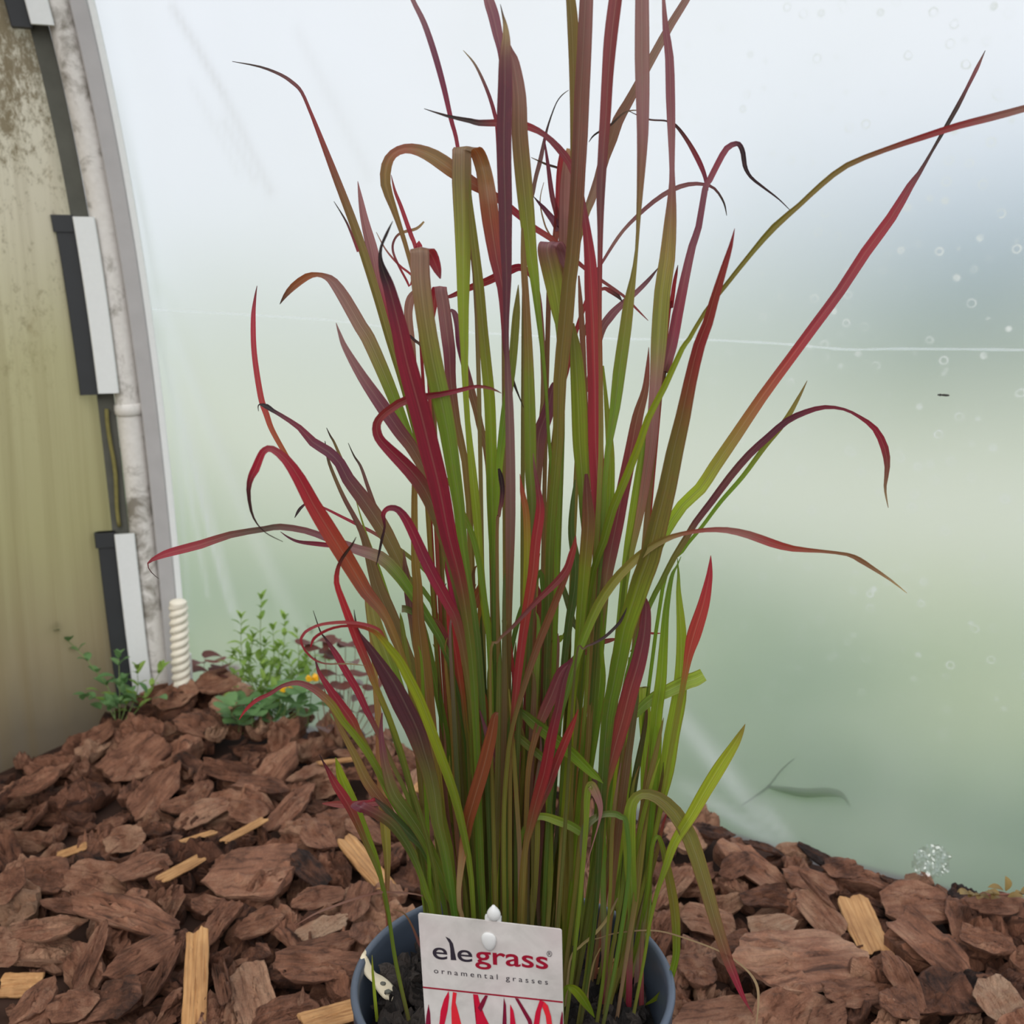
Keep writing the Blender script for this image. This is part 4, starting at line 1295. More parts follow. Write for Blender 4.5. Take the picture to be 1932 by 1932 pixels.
BL = [
(.3,.1,"438,116,1K 490,126,4 529,141,6P 553,157,7 569,174,6 585,210,6R 601,250,8 637,344,13B 674,442,15O 710,554,15 735,641,14o 765,740,13 800,880,11g 850,1100,9"),
(-.5,-.05,"741,417,1K 730,440,5 719,467,5 718,492,9 726,520,18 735,545,22P 753,616,30R 768,685,35 793,776,38 811,848,38 829,921,36 847,1012,30 866,1084,24R 880,1160,18g 895,1300,14"),
(.5,.1,"675,342,1M 681,380,9 688,417,14 703,478,20 713,533,17 728,590,14R 760,680,14 800,850,12O 850,1100,10"),
(.2,.05,"528,574,1K 538,558,7B 554,540,12X 579,522,12 598,518,8 615,522,11M 630,533,18 652,565,23 681,616,25W 695,638,26 721,696,25o 742,747,23g 760,794,20 779,841,15 805,920,13 850,1100,11"),
(0,.0,"634,609,1M 641,630,6 652,657,11 684,711,19 721,765,25P 753,812,25 782,852,22B 820,930,16O 870,1080,12"),
(.4,.15,"485,539,1K 481,565,5R 478,602,9 480,667,10 492,747,11r 503,782,11 514,812,10X 540,859,9 556,888,9",False),
(-.4,-.1,"534,1022,1K 515,1013,2 500,1004,2 485,988,3 474,964,5 469,925,8 474,900,12R 482,885,15 492,860,13 500,849,12 514,847,13M 540,867,18R 565,903,24 590,950,28r 616,993,31 645,1040,31X 674,1088,28 692,1118,24B 709,1138,20 732,1172,15O 765,1260,12 800,1400,10g 850,1600,9"),
(0,.0,"300,1092,1K 286,1080,2 279,1063,3R 300,1050,10 326,1041,14 380,1027,15 435,1009,12B 500,998,10K 529,994,11B 576,1001,11P 616,1015,12 674,1037,17M 717,1051,21 746,1077,22g 770,1110,18 810,1170,14 850,1250,12D 880,1400,10"),
(.5,.1,"529,1003,1P 545,1014,4 565,1022,6 601,1026,9R 637,1030,8 681,1033,8 710,1044,9M 760,1080,10g 830,1180,9"),
(.6,.1,"556,977,1K 562,966,5 569,957,5 581,950,3P 608,957,4R 645,975,5 681,993,6 713,1010,6M 764,1044,7g 820,1100,8 870,1230,8"),
(.1,.05,"488,776,1K 487,768,2 490,763,3 503,767,9 515,775,7 529,783,7P 565,807,10R 590,834,16P 619,852,18 641,874,19 656,903,22 681,936,25B 706,972,27 728,1008,26O 753,1059,22 768,1102,18 800,1200,15g 830,1330,13 860,1500,11"),
(.5,.1,"616,807,1K 623,822,3 630,834,4O 641,859,5 655,890,5 672,930,5",False),
(.2,.1,"613,832,1K 616,850,3 621,874,5O 637,914,6 652,946,7B 670,979,8 688,1019,12O 709,1098,20 727,1144,24 744,1187,26 761,1227,23 778,1264,18o 795,1330,14g 820,1450,11"),
(.3,.1,"657,836,1K 668,860,3 681,881,5M 695,921,7P 710,964,9B 724,1000,9 745,1060,8O",False),
(.4,.1,"668,930,1O 681,975,3g 695,1019,5 713,1066,6 731,1120,7 760,1210,7 800,1350,7"),
(-.2,-.05,"946,742,1B 927,733,5X 900,729,6R 872,735,8 830,744,10 768,754,15r 739,770,14 720,785,14 711,800,15 712,818,17R 721,834,18 746,859,23 775,888,27 800,921,28B 822,968,24O 837,1015,19 860,1100,15 885,1250,12g"),
(-.3,-.05,"710,1066,1K 716,1040,4 721,1015,5 726,993,4 723,972,8R 728,962,9 738,958,11P 752,962,13 768,982,17R 786,1019,19 800,1051,21P 822,1095,22R 849,1144,20 863,1175,17B 880,1260,13O 895,1400,11g"),
(-.5,-.1,"672,1013,1K 664,1028,4 652,1044,6 643,1058,6 637,1075,8R 635,1099,10 644,1127,12 661,1172,15 675,1209,16 692,1249,15P 709,1295,11O 732,1346,9g 758,1420,9D 778,1491,9 792,1534,9 820,1640,8"),
(-.7,-.1,"586,1221,2R 590,1208,5 598,1199,6 618,1188,6 644,1181,6r 675,1181,7R 704,1190,9X 721,1204,13G 738,1224,17 755,1246,19 772,1278,21G 792,1318,21 812,1369,21 835,1432,20 857,1494,18g 877,1577,14 890,1660,10"),
(-.6,-.1,"690,1256,1W 668,1253,3T 644,1252,4W 615,1252,4M 593,1244,5R 576,1227,5 568,1209,5 572,1198,5 581,1189,5 607,1178,5 650,1174,6r 687,1178,6R 715,1188,5 726,1206,5X 745,1245,5G",False),
(-.5,-.1,"668,1150,1K 670,1165,3 673,1180,5P 678,1195,9 698,1221,18 721,1255,31 744,1292,43 766,1335,48 786,1377,44P 800,1420,36B 812,1460,30O 820,1500,28 826,1552,23o 838,1599,20 849,1664,17g 858,1730,12"),
(-.1,.0,"591,1152,1K 604,1190,3 613,1203,4 621,1214,7P 635,1235,13R 655,1269,15 675,1303,15 692,1340,13 707,1369,11P 740,1440,9O 780,1540,9g"),
(-.2,.0,"594,1240,1K 598,1256,4P 604,1272,7R 624,1303,13 644,1332,17 664,1360,17r 675,1383,14X 690,1410,13g 706,1440,12 740,1510,11 790,1600,10"),
(-.3,-.05,"451,1358,1R 464,1339,5 484,1321,7 509,1309,7P 533,1294,7 561,1288,10M 586,1296,13P 608,1311,15M 628,1331,15o 648,1361,13g 673,1391,13 702,1433,13 740,1500,12D 790,1590,11"),
(-.2,-.02,"612,1300,1B 618,1320,4 644,1377,9O 670,1426,14 690,1469,19 709,1497,20B 727,1520,18 745,1550,15O 775,1600,12g 815,1680,9"),
(None,.02,"690,1101,2B 692,1144,6O 704,1221,9 709,1292,11 715,1363,13 718,1434,16B 724,1506,19O 728,1571,18o 731,1618,13g 731,1674,8B 731,1730,7 735,1790,7W"),
(None,-.1,"633,1429,1g 638,1446,9G 644,1466,15 661,1506,19g 678,1548,19 692,1580,15 709,1618,9 720,1664,7 727,1702,6 733,1740,5B 735,1790,5"),
(-.3,.0,"603,1424,1K 610,1438,3 618,1452,6R 633,1480,12r 650,1506,15 664,1531,14R 690,1590,9g 725,1680,6"),
(.3,.0,"608,1516,2R 635,1517,11r 658,1518,11R 700,1515,11 735,1513,11 798,1517,9B 835,1540,8O 870,1600,8"),
(-.5,-.1,"708,1508,6R@8 694,1511,13 680,1513,18@6 672,1518,20P@3 676,1522,21@0.5 687,1525,21@0 715,1539,21B 739,1556,20D 761,1584,17 780,1618,14 795,1655,11g 806,1692,12 815,1720,10"),
(-.4,-.05,"705,1505,4P 728,1525,11D 752,1552,16 776,1577,15 797,1600,12 820,1650,10g 840,1720,8"),
(-.45,-.05,"721,1345,2P 719,1375,7M 721,1406,11P 729,1450,16W 744,1497,22g 770,1534,23D 798,1577,21g 819,1618,19 836,1655,18 849,1692,14 858,1722,10"),
(-.2,.0,"715,1320,2D 735,1365,6 749,1406,9 766,1457,10 783,1520,10 797,1570,9 815,1640,8"),
(-.1,.0,"783,880,3B 782,917,10O 782,993,12 784,1066,15 788,1107,17 789,1164,21B 795,1221,27O 801,1278,29 806,1335,28B 812,1392,26O 820,1449,23 828,1506,19o 838,1580,15g 858,1700,11"),
(.2,.03,"690,1095,2O 698,1125,17 709,1178,30 727,1232,34o 744,1278,31g 761,1320,20 790,1420,13 830,1560,10"),
(.1,.0,"762,1037,1B 766,1078,11 772,1127,15P 778,1170,13B 783,1215,10O 795,1290,9"),
(-.1,.0,"846,1020,8P 851,1066,21R 858,1093,26 863,1135,23 870,1170,14P 880,1230,10O 890,1350,9"),
(.0,.0,"843,1140,4B 848,1160,11R 852,1187,15r 860,1235,17R 866,1278,18X 872,1320,15 877,1363,12O 885,1430,10g"),
(-.1,.03,"988,769,1K 974,735,4 961,698,8 953,655,8P 951,598,13R 948,543,19P 937,489,26R 926,417,31X 919,362,31 913,325,28O@9 906,300,27X 899,286,26@8.5 890,279,28@6.5 880,277,32O@3 872,280,34W@0.5 871,292,34W@0 871,344,35O 873,417,31o 874,507,25G 874,580,20 876,652,15 877,704,12 882,794,10G 891,885,14 898,957,16 904,1030,13 909,1100,13 917,1164,14G 931,1226,14 948,1306,11 955,1420,9"),
(.4,.0,"1223,605,1B 1201,583,4R 1176,558,5B 1140,533,6 1104,507,7R 1067,475,10X 1038,449,11 1009,431,11R 970,399,13 937,373,15X 887,344,24 851,319,29O 819,297,27 790,284,21 764,281,17X 742,291,17 730,312,20o 728,348,19O 742,391,13 757,435,9 773,489,8 790,560,8 815,700,8"),
(.5,.02,"738,330,1B 745,360,5R 757,391,7 775,442,8 784,467,7 800,540,7"),
(-.4,-.02,"831,526,2P@9 826,511,14R 818,490,22 808,474,28@8 798,468,32B@5 792,468,34@2 791,473,34W@0.3 792,485,34W@0 793,525,35M 802,598,33O 815,675,34o 829,740,34g 844,812,30 855,885,26 866,957,21 873,1030,18 884,1102,15 900,1200,13D 915,1400,11 925,1600,10"),
(.6,.0,"787,548,8M 778,558,13 773,572,16 771,598,15 777,652,14 783,720,12B 800,850,10O"),
(.4,.0,"818,600,4r@6 819,575,12 822,552,17R@6 827,542,21@4 831,541,22M@1 832,550,22@0 837,580,23 844,634,23 848,667,22P 851,722,18 862,800,14O 885,950,12"),
(.5,.0,"850,584,4M 858,592,10 864,615,12 867,652,11P 880,700,13 890,740,14O 905,800,13 925,930,11"),
(.1,.0,"886,340,2o 888,380,7O 895,453,14o 905,543,17 911,616,18 916,668,19 924,752,20G 927,836,20 929,937,20g 932,1038,16 937,1139,11 942,1250,10D 950,1450,9"),
(.7,.0,"843,557,3B 850,559,7R 886,543,11r 922,529,14 959,511,15R 985,505,12 1008,530,10 1020,600,10M 1025,760,10O 1000,1000,9"),
(-.2,-.02,"944,8,1K 949,30,4B 953,47,8T 955,72,14 953,109,22P 953,163,26 951,236,27 951,308,26 953,380,25 954,453,22 956,525,17 955,598,11 956,651,8P 958,702,11M 961,769,15 963,870,17 963,971,18 962,1055,15B 961,1122,12 960,1250,9O"),
(.1,.0,"905,-72,1M 912,-40,6M 922,0,18 931,29,20P 939,65,18M 946,101,13P 952,160,10",False),
(.0,.0,"958,78,3M 963,98,12P 970,120,19M 979,181,25 980,254,29B 986,326,30O 993,399,28o 1000,471,23G 1008,525,17 1014,580,12g 1022,651,8 1030,736,6 1035,820,6 1045,950,8 1050,1100,9"),
(-.3,.05,"800,205,1K 844,219,5 887,228,9 904,232,11 937,232,13R 970,232,15r 1002,241,13R 1028,255,10P 1053,279,13 1075,308,14R 1089,344,14M 1100,391,12P 1107,435,15R 1113,489,21 1116,543,26 1120,616,29r 1122,690,28R 1123,736,27 1124,836,27 1128,921,25 1129,988,21P 1126,1072,16B 1120,1200,12O 1110,1400,10"),
(-.1,.0,"1122,-330,1P 1117,-220,10 1112,-130,16 1108,-60,18M 1105,0,25 1100,109,27 1096,181,28B 1093,254,28M 1089,326,27B 1085,399,27 1078,489,26O 1072,534,26 1065,618,27 1055,719,24 1052,836,19o 1043,937,16g 1037,1038,16 1035,1139,14D 1030,1300,12 1020,1600,10"),
(.1,.0,"1062,-170,1B 1067,-100,8 1072,-40,14O 1076,0,18 1080,54,21 1082,127,18 1082,199,14 1081,300,10",False),
(.1,-.03,"1192,-230,1P 1181,-140,11 1168,-40,20R 1162,0,23P 1153,72,23R 1147,145,20P 1143,217,19R 1138,290,17P 1134,362,15 1133,435,10 1132,525,8R 1132,616,7 1134,760,8O 1130,950,9"),
(-.1,.0,"1207,-280,1P 1209,-180,10 1211,-60,20M 1211,0,25 1211,109,27W 1212,181,25M 1212,254,21 1209,326,15B 1205,399,9O 1201,471,6 1194,525,11o 1186,570,19 1180,618,22 1168,702,23g 1160,769,19 1149,836,12 1143,887,10 1137,980,9 1132,1100,9D"),
(.5,.03,"1362,-130,1P 1345,-95,6 1320,-50,10M 1294,0,13 1267,43,14 1230,109,15W 1205,156,15M 1183,196,17B 1165,228,20M 1154,261,20B 1140,297,19 1129,337,17M 1114,380,15 1100,417,13O 1080,500,12 1062,640,11"),
(.2,.0,"1247,-110,1P 1250,-50,3M 1252,0,6 1256,54,11P 1263,109,15M 1265,181,16P 1267,254,13M 1268,319,9 1268,362,13P 1265,417,21O 1259,489,27 1250,550,28o 1244,635,28g 1240,690,24W 1236,736,20M 1230,820,21 1220,887,20B 1210,954,16M 1198,1010,13O 1185,1070,11g 1172,1170,9"),
(.3,.0,"1492,398,1K 1476,382,2 1461,369,3 1425,342,5 1412,328,6 1405,312,8 1402,290,9 1397,276,9 1389,271,9P 1371,280,11M 1354,309,11R 1339,339,11M 1330,357,11 1318,428,12P 1306,464,14M 1292,525,17 1277,598,20R 1267,652,20M 1254,702,17 1240,770,12O"),
(.6,.0,"1187,210,1K 1223,225,3W 1256,228,3K 1274,236,5 1296,264,7B 1317,301,9R 1330,333,7P 1334,360,5",False),
(.1,.05,"1371,407,1K 1368,390,3 1362,375,4 1348,356,5P 1328,348,6 1299,348,8 1267,359,9M 1234,380,8P 1201,409,7 1176,435,6M 1158,460,6 1140,489,5P 1125,514,6R 1109,561,7 1086,628,8 1069,702,8 1055,752,8B 1045,830,8O 1035,950,8"),
(-.4,-.03,"1386,431,1R 1378,465,8 1365,506,13r 1345,571,18 1334,610,20 1318,651,23R 1301,719,25r 1287,786,29O 1271,853,33 1257,921,35 1240,988,38 1223,1055,40o 1210,1090,40 1196,1134,37G 1179,1185,34 1169,1235,31g 1156,1302,28 1146,1353,25 1136,1480,18D 1130,1600,13 1125,1700,10"),
(.1,.02,"1859,95,1K 1851,112,4M 1842,131,7P 1824,167,6 1806,202,8K 1782,244,7 1758,286,5 1734,327,8P 1717,351,13 1681,411,18R 1633,476,19 1586,548,18P 1538,613,18R 1490,678,18 1437,750,19X 1389,821,21O 1348,881,22o 1321,922,22G 1287,954,21 1254,1005,20g 1235,1045,17 1200,1120,13 1170,1250,10D"),
(.5,-.12,"2050,168,1P 2010,178,4M 1970,192,10 1932,205,12 1865,223,13 1806,238,12R 1740,259,11 1669,283,9B 1598,312,10O 1550,348,10 1508,387,9 1461,428,12o 1419,476,9 1371,536,8 1330,589,7O 1300,640,8G 1287,658,9 1254,729,11 1223,789,12 1207,836,13 1180,904,14 1156,961,15g 1139,1022,14 1119,1079,11 1100,1200,10 1085,1350,9D"),
(.2,.0,"1676,958,1W 1672,938,3T 1670,916,5B 1674,881,9 1669,845,13R 1651,809,10 1621,786,6 1592,772,5P 1556,768,8R 1520,777,11P 1484,794,13 1449,824,14 1413,857,15 1377,899,15B 1342,946,14P 1312,985,13 1297,1010,13O 1271,1052,12 1247,1099,11g 1225,1142,10 1195,1230,9 1170,1340,9"),
(.3,.0,"1523,718,1B 1505,753,7O 1479,797,11 1443,842,10o 1401,899,9g 1360,946,8 1324,994,7 1287,1040,7 1250,1110,7"),
(-.3,-.05,"1711,1119,1T 1681,1095,4W 1645,1071,7B 1621,1056,9 1598,1046,6 1550,1040,6 1496,1035,11r 1455,1024,15R 1413,1009,14M 1371,1000,11 1330,1000,8R 1287,1007,8B 1254,1018,11O 1220,1037,14 1186,1067,16 1156,1100,17o 1129,1141,17 1105,1195,15g 1088,1242,13 1068,1312,10D 1051,1386,9 1035,1550,9"),
(-.1,.0,"1341,1048,1R 1340,1068,7 1337,1094,13R 1327,1141,21r 1310,1195,25 1300,1232,17 1293,1270,11X 1280,1340,9g"),
(None,.0,"1278,1053,1g 1280,1085,5 1280,1117,9G 1285,1185,17 1285,1252,21 1280,1319,27 1267,1386,28G 1257,1454,27 1240,1521,23 1230,1572,19g 1216,1639,17 1208,1700,12 1204,1760,10 1202,1810,9M 1200,1870,9"),
(.0,.0,"1285,1050,1g 1277,1068,3 1267,1090,7 1257,1151,11 1252,1218,15G 1247,1286,19 1238,1353,21 1236,1420,22 1231,1487,20g 1222,1600,14 1206,1750,9M"),
(.1,.0,"1327,1273,21G 1312,1281,24 1297,1286,24 1263,1302,22 1230,1319,19g 1203,1343,15 1190,1366,11 1186,1450,11G 1186,1600,10"),
(.3,.0,"1215,1296,21T 1215,1302,21G 1216,1353,21 1218,1403,19 1216,1500,15 1212,1620,10"),
(-.4,-.02,"1211,1118,3P 1217,1135,11 1219,1155,17 1215,1201,23 1204,1252,27P 1189,1302,29R 1176,1353,29B 1162,1403,26R 1149,1454,19B 1140,1500,13O 1132,1620,10g"),
(-.4,.0,"1406,1366,1O 1397,1384,10o 1384,1407,17G 1358,1447,23 1331,1491,23 1304,1538,21 1273,1588,17 1257,1632,13g 1240,1682,8 1225,1745,7 1215,1810,6"),
(None,-.1,"1421,1914,1B 1410,1896,4R 1398,1872,9 1385,1840,14R 1373,1810,18B 1348,1732,22O 1327,1657,26 1302,1582,28o 1273,1533,26 1240,1504,21O 1211,1498,17o 1194,1512,18G 1188,1540,22 1187,1574,23 1189,1636,21 1193,1698,17g 1190,1760,12 1188,1810,11M 1187,1864,11R 1186,1900,10"),
(.1,-.15,"1209,1899,2G 1222,1893,8 1240,1881,15 1255,1865,15 1265,1843,15g 1274,1810,14 1276,1781,15 1273,1719,17O 1261,1649,15 1249,1595,9g 1240,1578,7 1230,1600,7 1222,1680,7"),
(-.1,-.1,"1427,1932,2T 1431,1889,4 1427,1856,5 1406,1827,4 1365,1798,4 1302,1773,4 1240,1756,4 1178,1758,4 1133,1769,3 1112,1790,3"),
(-.2,.0,"1165,1694,3W 1150,1724,6T 1137,1744,7 1115,1768,7 1095,1785,6 1075,1815,4"),
(None,.0,"1133,1788,2T 1122,1810,3 1116,1831,4 1109,1865,4 1109,1892,3"),
(-.1,-.05,"551,1750,1B 575,1735,3W 603,1720,4 667,1696,5 700,1687,5B 732,1683,5W 797,1690,4 830,1720,4"),
(-.3,.0,"741,1715,1W 763,1724,3B 778,1748,4 789,1776,5P 800,1810,4"),
(-.8,-.05,"940,1345,3B 934,1352,12X 926,1392,20 912,1449,23X 895,1506,23 883,1548,21 878,1580,18 871,1627,13T 866,1674,9 867,1711,8 873,1740,8"),
(-.7,-.03,"1091,1338,1r 1083,1360,7R 1072,1386,13r 1051,1437,15R 1035,1481,15P 1014,1528,13B 998,1575,10O 987,1622,8 980,1720,7"),
(-.8,-.03,"1080,1244,4P 1065,1279,11 1053,1336,15P 1041,1386,19R 1028,1454,21 1014,1504,21r 1001,1555,15B 991,1605,10O 985,1720,8"),
(-.5,.0,"1085,1236,3P 1074,1252,11 1058,1270,18P 1041,1312,21B 1026,1346,19P 1010,1390,12O 995,1480,9"),
(-.6,-.05,"1086,1011,2R 1084,1028,8r 1079,1045,12R 1070,1072,13 1052,1096,13P 1018,1129,10R 994,1154,8P 965,1185,6 940,1210,5B 925,1260,5O"),
(-.5,.0,"981,894,1r 983,912,4 986,931,9X 993,971,12 995,1038,13G 993,1122,14 986,1250,11D 975,1450,9"),
(-.6,.0,"1006,855,1M 1009,885,5P 1015,921,9 1019,950,14R 1018,975,17 1011,1022,18R 1005,1084,18r 994,1151,17 984,1218,15R 974,1302,13 967,1370,9B 962,1470,8O"),
(-.65,.0,"1085,1040,3B 1077,1062,8R 1068,1084,11B 1041,1151,14X 1014,1218,14B 991,1286,11 967,1370,8O 957,1437,8o 950,1560,8"),
(.2,.0,"1070,512,4M@8 1064,492,16 1056,470,24@7 1047,458,30@4 1037,458,33M@1.5 1033,465,34@0.2 1033,478,34B@0 1040,507,35o 1048,545,33G 1055,590,26 1058,630,16g 1060,750,11 1058,900,10"),
(.1,.0,"1080,610,6O 1086,668,22g 1091,752,28G 1094,836,28 1099,904,23g 1101,954,18 1105,1100,13D"),
(.3,.0,"1092,520,3B 1097,601,10O 1102,702,9B 1106,803,8O 1110,950,8"),
(-.1,.0,"1224,655,1B 1222,690,7R 1217,736,13B 1203,786,20 1190,853,23R 1176,921,24P 1163,988,26R 1153,1038,25P 1143,1099,19B 1130,1200,13O 1120,1350,10g"),
(.2,.0,"1214,800,3g 1213,836,9 1203,904,13G 1190,988,13 1180,1055,11 1165,1200,10g"),
(.4,.0,"1138,690,3G 1146,786,10o 1151,853,15G 1151,921,16 1149,971,14g 1145,1100,10"),
(.0,.0,"978,537,1O 976,565,8 973,601,14o 966,685,15 954,769,16g 946,836,15 941,887,13G 935,1000,11 932,1150,10D"),
(-.1,.0,"985,430,4O 988,500,11 993,580,13B 997,668,16o 998,719,19g 1000,803,21 1001,887,21 1004,954,18D 1002,1080,13 998,1250,10"),
(.4,.0,"1279,500,1K 1276,515,5R 1272,536,7 1266,580,8 1256,640,7"),
(.5,.0,"874,95,1T 897,123,4W 919,170,6P 933,214,7R 939,254,7 945,400,8 950,560,8O"),
(.4,.0,"735,-110,1K 750,-80,4 765,-40,8M 779,0,8 800,43,10 819,98,11P 837,163,10 851,225,8R 864,279,7 880,420,7B 900,600,8O"),
(.7,.0,"1073,170,1W 1060,180,2K 1049,196,2 1037,228,3 1029,257,5P 1020,301,8M 1006,362,7P 990,500,8O"),
(.6,.0,"1027,262,2P 1035,319,7 1042,370,9 1053,417,10B 1060,500,9"),
(.6,.0,"1060,283,6R 1057,310,11r 1055,344,13R 1053,399,13 1047,453,11B 1035,560,9"),
(.5,.0,"1072,280,6T 1070,300,13M 1067,344,20 1066,417,23M 1064,489,21 1060,600,15O"),
(.6,.0,"1006,370,1K 1018,384,5P 1031,399,9 1053,431,14M 1065,480,10"),
(.7,.0,"1026,344,1W 1019,380,2O 1028,424,3W 1042,453,3 1055,500,3",False),
(.7,.0,"1002,297,1W 1031,310,4K 1053,317,4 1075,330,3P",False),
(.7,.0,"1111,268,1K 1122,254,3 1151,236,4 1176,214,3W 1198,208,2 1215,214,1",False),
(.5,.0,"1243,504,1K 1223,529,7P 1198,554,9M 1176,572,11P 1151,598,15M 1133,630,13P 1112,720,11O 1092,820,10"),
(.5,.0,"1174,569,1K 1165,558,8 1151,549,9r 1138,545,6R 1122,560,6B 1100,640,6",False),
(.5,.0,"630,380,1K 648,409,3 659,431,4P 676,475,5R",False),
(.7,.0,"800,418,3T 786,431,5W 761,438,5T 748,446,4P 741,462,4 743,480,4M 754,505,4R 772,540,4 790,590,5"),
(.7,.0,"710,438,1W 728,471,3M 753,500,4R 779,522,4 800,560,4"),
(.4,.0,"762,628,1K 772,633,4 782,642,5 799,660,5B 815,720,6O"),
(-.2,.0,"840,896,1O 847,910,5o 855,925,7 877,975,10g 895,1022,11 910,1100,10 925,1250,9"),
(.1,.0,"758,1148,14W 770,1150,13g 800,1166,9 823,1172,11X 838,1198,14R 849,1227,11B 860,1290,8O"),
(.1,.0,"912,1095,8B 905,1115,16X 897,1135,17 889,1164,11B 886,1230,9O"),
(-.7,.05,"1138,1478,1g 1128,1468,9g 1119,1460,15g 1085,1427,23 1051,1397,25 1011,1366,23D 984,1343,14 968,1340,9 958,1400,9 955,1520,8"),
(-.4,.0,"1040,1442,5g 1024,1430,13 1001,1410,15o 971,1386,13g 950,1385,9 940,1450,8"),
(-.5,.0,"1096,1570,14g 1075,1557,15 1051,1548,15G 1030,1541,13 1014,1541,11g 1000,1550,8 985,1575,7 978,1650,7"),
(-.5,.0,"1100,1640,1W 1098,1619,5 1100,1588,12W 1104,1568,15g 1110,1553,14M 1132,1538,11g 1156,1535,12o 1170,1540,11g 1182,1556,9 1186,1650,8"),
(-.55,.0,"1104,1640,1M 1128,1560,3 1133,1530,8M 1129,1508,13 1120,1488,17W 1114,1480,14g 1108,1500,12 1104,1580,9"),
(-.1,.0,"1137,1084,1g 1135,1120,5 1132,1168,11 1130,1235,19G 1132,1286,21g 1119,1370,25 1109,1437,23 1099,1521,21G 1085,1620,14 1070,1740,10"),
(-.3,.0,"1106,894,6P 1108,940,17B 1110,988,24 1105,1050,23o 1102,1084,21G 1095,1168,17g 1088,1252,13 1078,1336,13G 1072,1454,14 1065,1538,13 1058,1650,11 1050,1780,8"),
(-.6,-.03,"1183,1146,1K 1176,1162,4 1166,1178,5 1142,1201,5 1120,1214,4 1102,1224,3B 1085,1260,4D"),
(.1,.0,"1085,905,2D 1080,954,9 1078,1005,12 1086,1060,17 1084,1110,17D 1072,1185,14 1060,1300,11 1045,1500,9"),
(-.3,.0,"941,884,4K 945,900,9 948,924,9 946,948,8P 942,970,6B 938,1040,6O"),
(.2,.0,"1046,722,8P 1042,736,15 1032,779,23P 1018,820,25 1014,870,20B 1012,930,14 1008,1050,10"),
(None,-.01,"1145,1330,3g 1140,1430,10G 1137,1500,12 1137,1574,12g 1138,1678,10 1140,1760,11M 1141,1830,11W 1141,1895,11R"),
(None,.0,"1187,1240,3g 1182,1330,12 1172,1420,22G 1168,1500,22 1167,1560,20G 1166,1657,16g 1168,1740,9 1168,1814,7M"),
(None,.0,"1236,1370,4G 1234,1420,14 1230,1500,15 1226,1574,12g 1219,1698,9 1211,1781,8M 1210,1897,9R"),
(None,.0,"1232,1560,2g 1228,1640,6 1225,1719,7 1225,1815,6W"),
(-.9,-.3,"1122,1920,1g 1113,1905,9 1100,1885,16 1088,1870,16G 1078,1863,13 1068,1864,8g 1062,1885,7 1060,1930,7"),
(None,-.1,"702,1802,1o 703,1830,4G 705,1856,5 708,1890,6G 712,1928,6"),
(-.5,.0,"966,1360,2T 964,1385,6o 955,1450,11G 942,1533,13 935,1616,13 934,1698,12 937,1760,9g"),
(-.4,.0,"946,1530,2R 949,1560,10r 950,1590,14X 949,1640,15o 950,1700,12g 952,1760,9"),
(-.6,.0,"960,1300,2o 968,1400,6 974,1500,8o 980,1600,8W 982,1700,9 985,1780,8"),
(-.5,.0,"905,1340,2P 915,1375,7M 925,1410,12P 938,1450,14B 945,1500,12O 950,1560,9"),
(-.2,.0,"955,1160,1r 959,1190,5r 964,1225,6 970,1290,6R 972,1340,6"),
(.3,.0,"955,1290,4D 975,1180,9g 1000,1120,10 1024,1110,9"),
(.4,.0,"1050,1070,2g 1066,1120,10D 1080,1170,10 1095,1240,8"),
(.5,.0,"1040,1210,4o 1052,1208,12G 1062,1202,9g 1075,1220,6"),
(.5,.0,"1165,1205,2R 1150,1208,8B 1130,1214,10R 1105,1232,8B 1090,1260,6"),
(.6,.0,"1248,1195,1R 1232,1195,4 1215,1196,3B 1190,1230,4g",False),
]
for b in BL:
    blade(*b)

# upright stems and blades that fill the heart of the clump
tips = ['G', 'g', 'o', 'O', 'B', 'R', 'g', 'o', 'D', 'X', 'M']
for k in range(118):
    d = rg.uniform(-0.55, 0.95)
    bx = rg.gauss(955, 70)
    bx = min(1110, max(815, bx))
    if k % 9 == 0: bx = rg.uniform(1120, 1215)
    top = rg.choice([rg.uniform(1000, 1250), rg.uniform(1150, 1450), rg.uniform(1250, 1560)])
    if bx > 1115: top = rg.uniform(1250, 1560)
    spread = (bx - 955) * 0.45 * (1800 - top) / 700 + rg.gauss(0, 14)
    w = rg.uniform(7, 15)
    c1 = rg.choice(['g', 'D', 'o', 'D', 'g', 'O', 'O', 'B']); c0 = rg.choice(['g', 'o', 'W', 'D', 'O']); ct = rg.choice(tips)
    ys = [top, top + 40, top + (1790 - top) * 0.35, top + (1790 - top) * 0.7, 1790]
    xs = [bx + spread * (1 - (y - top) / (1800 - top)) ** 1.2 + rg.gauss(0, 3) for y in ys]
    wd = [1, w * 0.6, w, w * 0.8, w * 0.55]
    cl = [ct, ct if rg.random() < .5 else c1, c1, c1, c0]
    blade(d, rg.uniform(-0.04, 0.08), ' '.join('%.0f,%.0f,%.1f%s' % (x, y, ww, c) for x, y, ww, c in zip(xs, ys, wd, cl)))
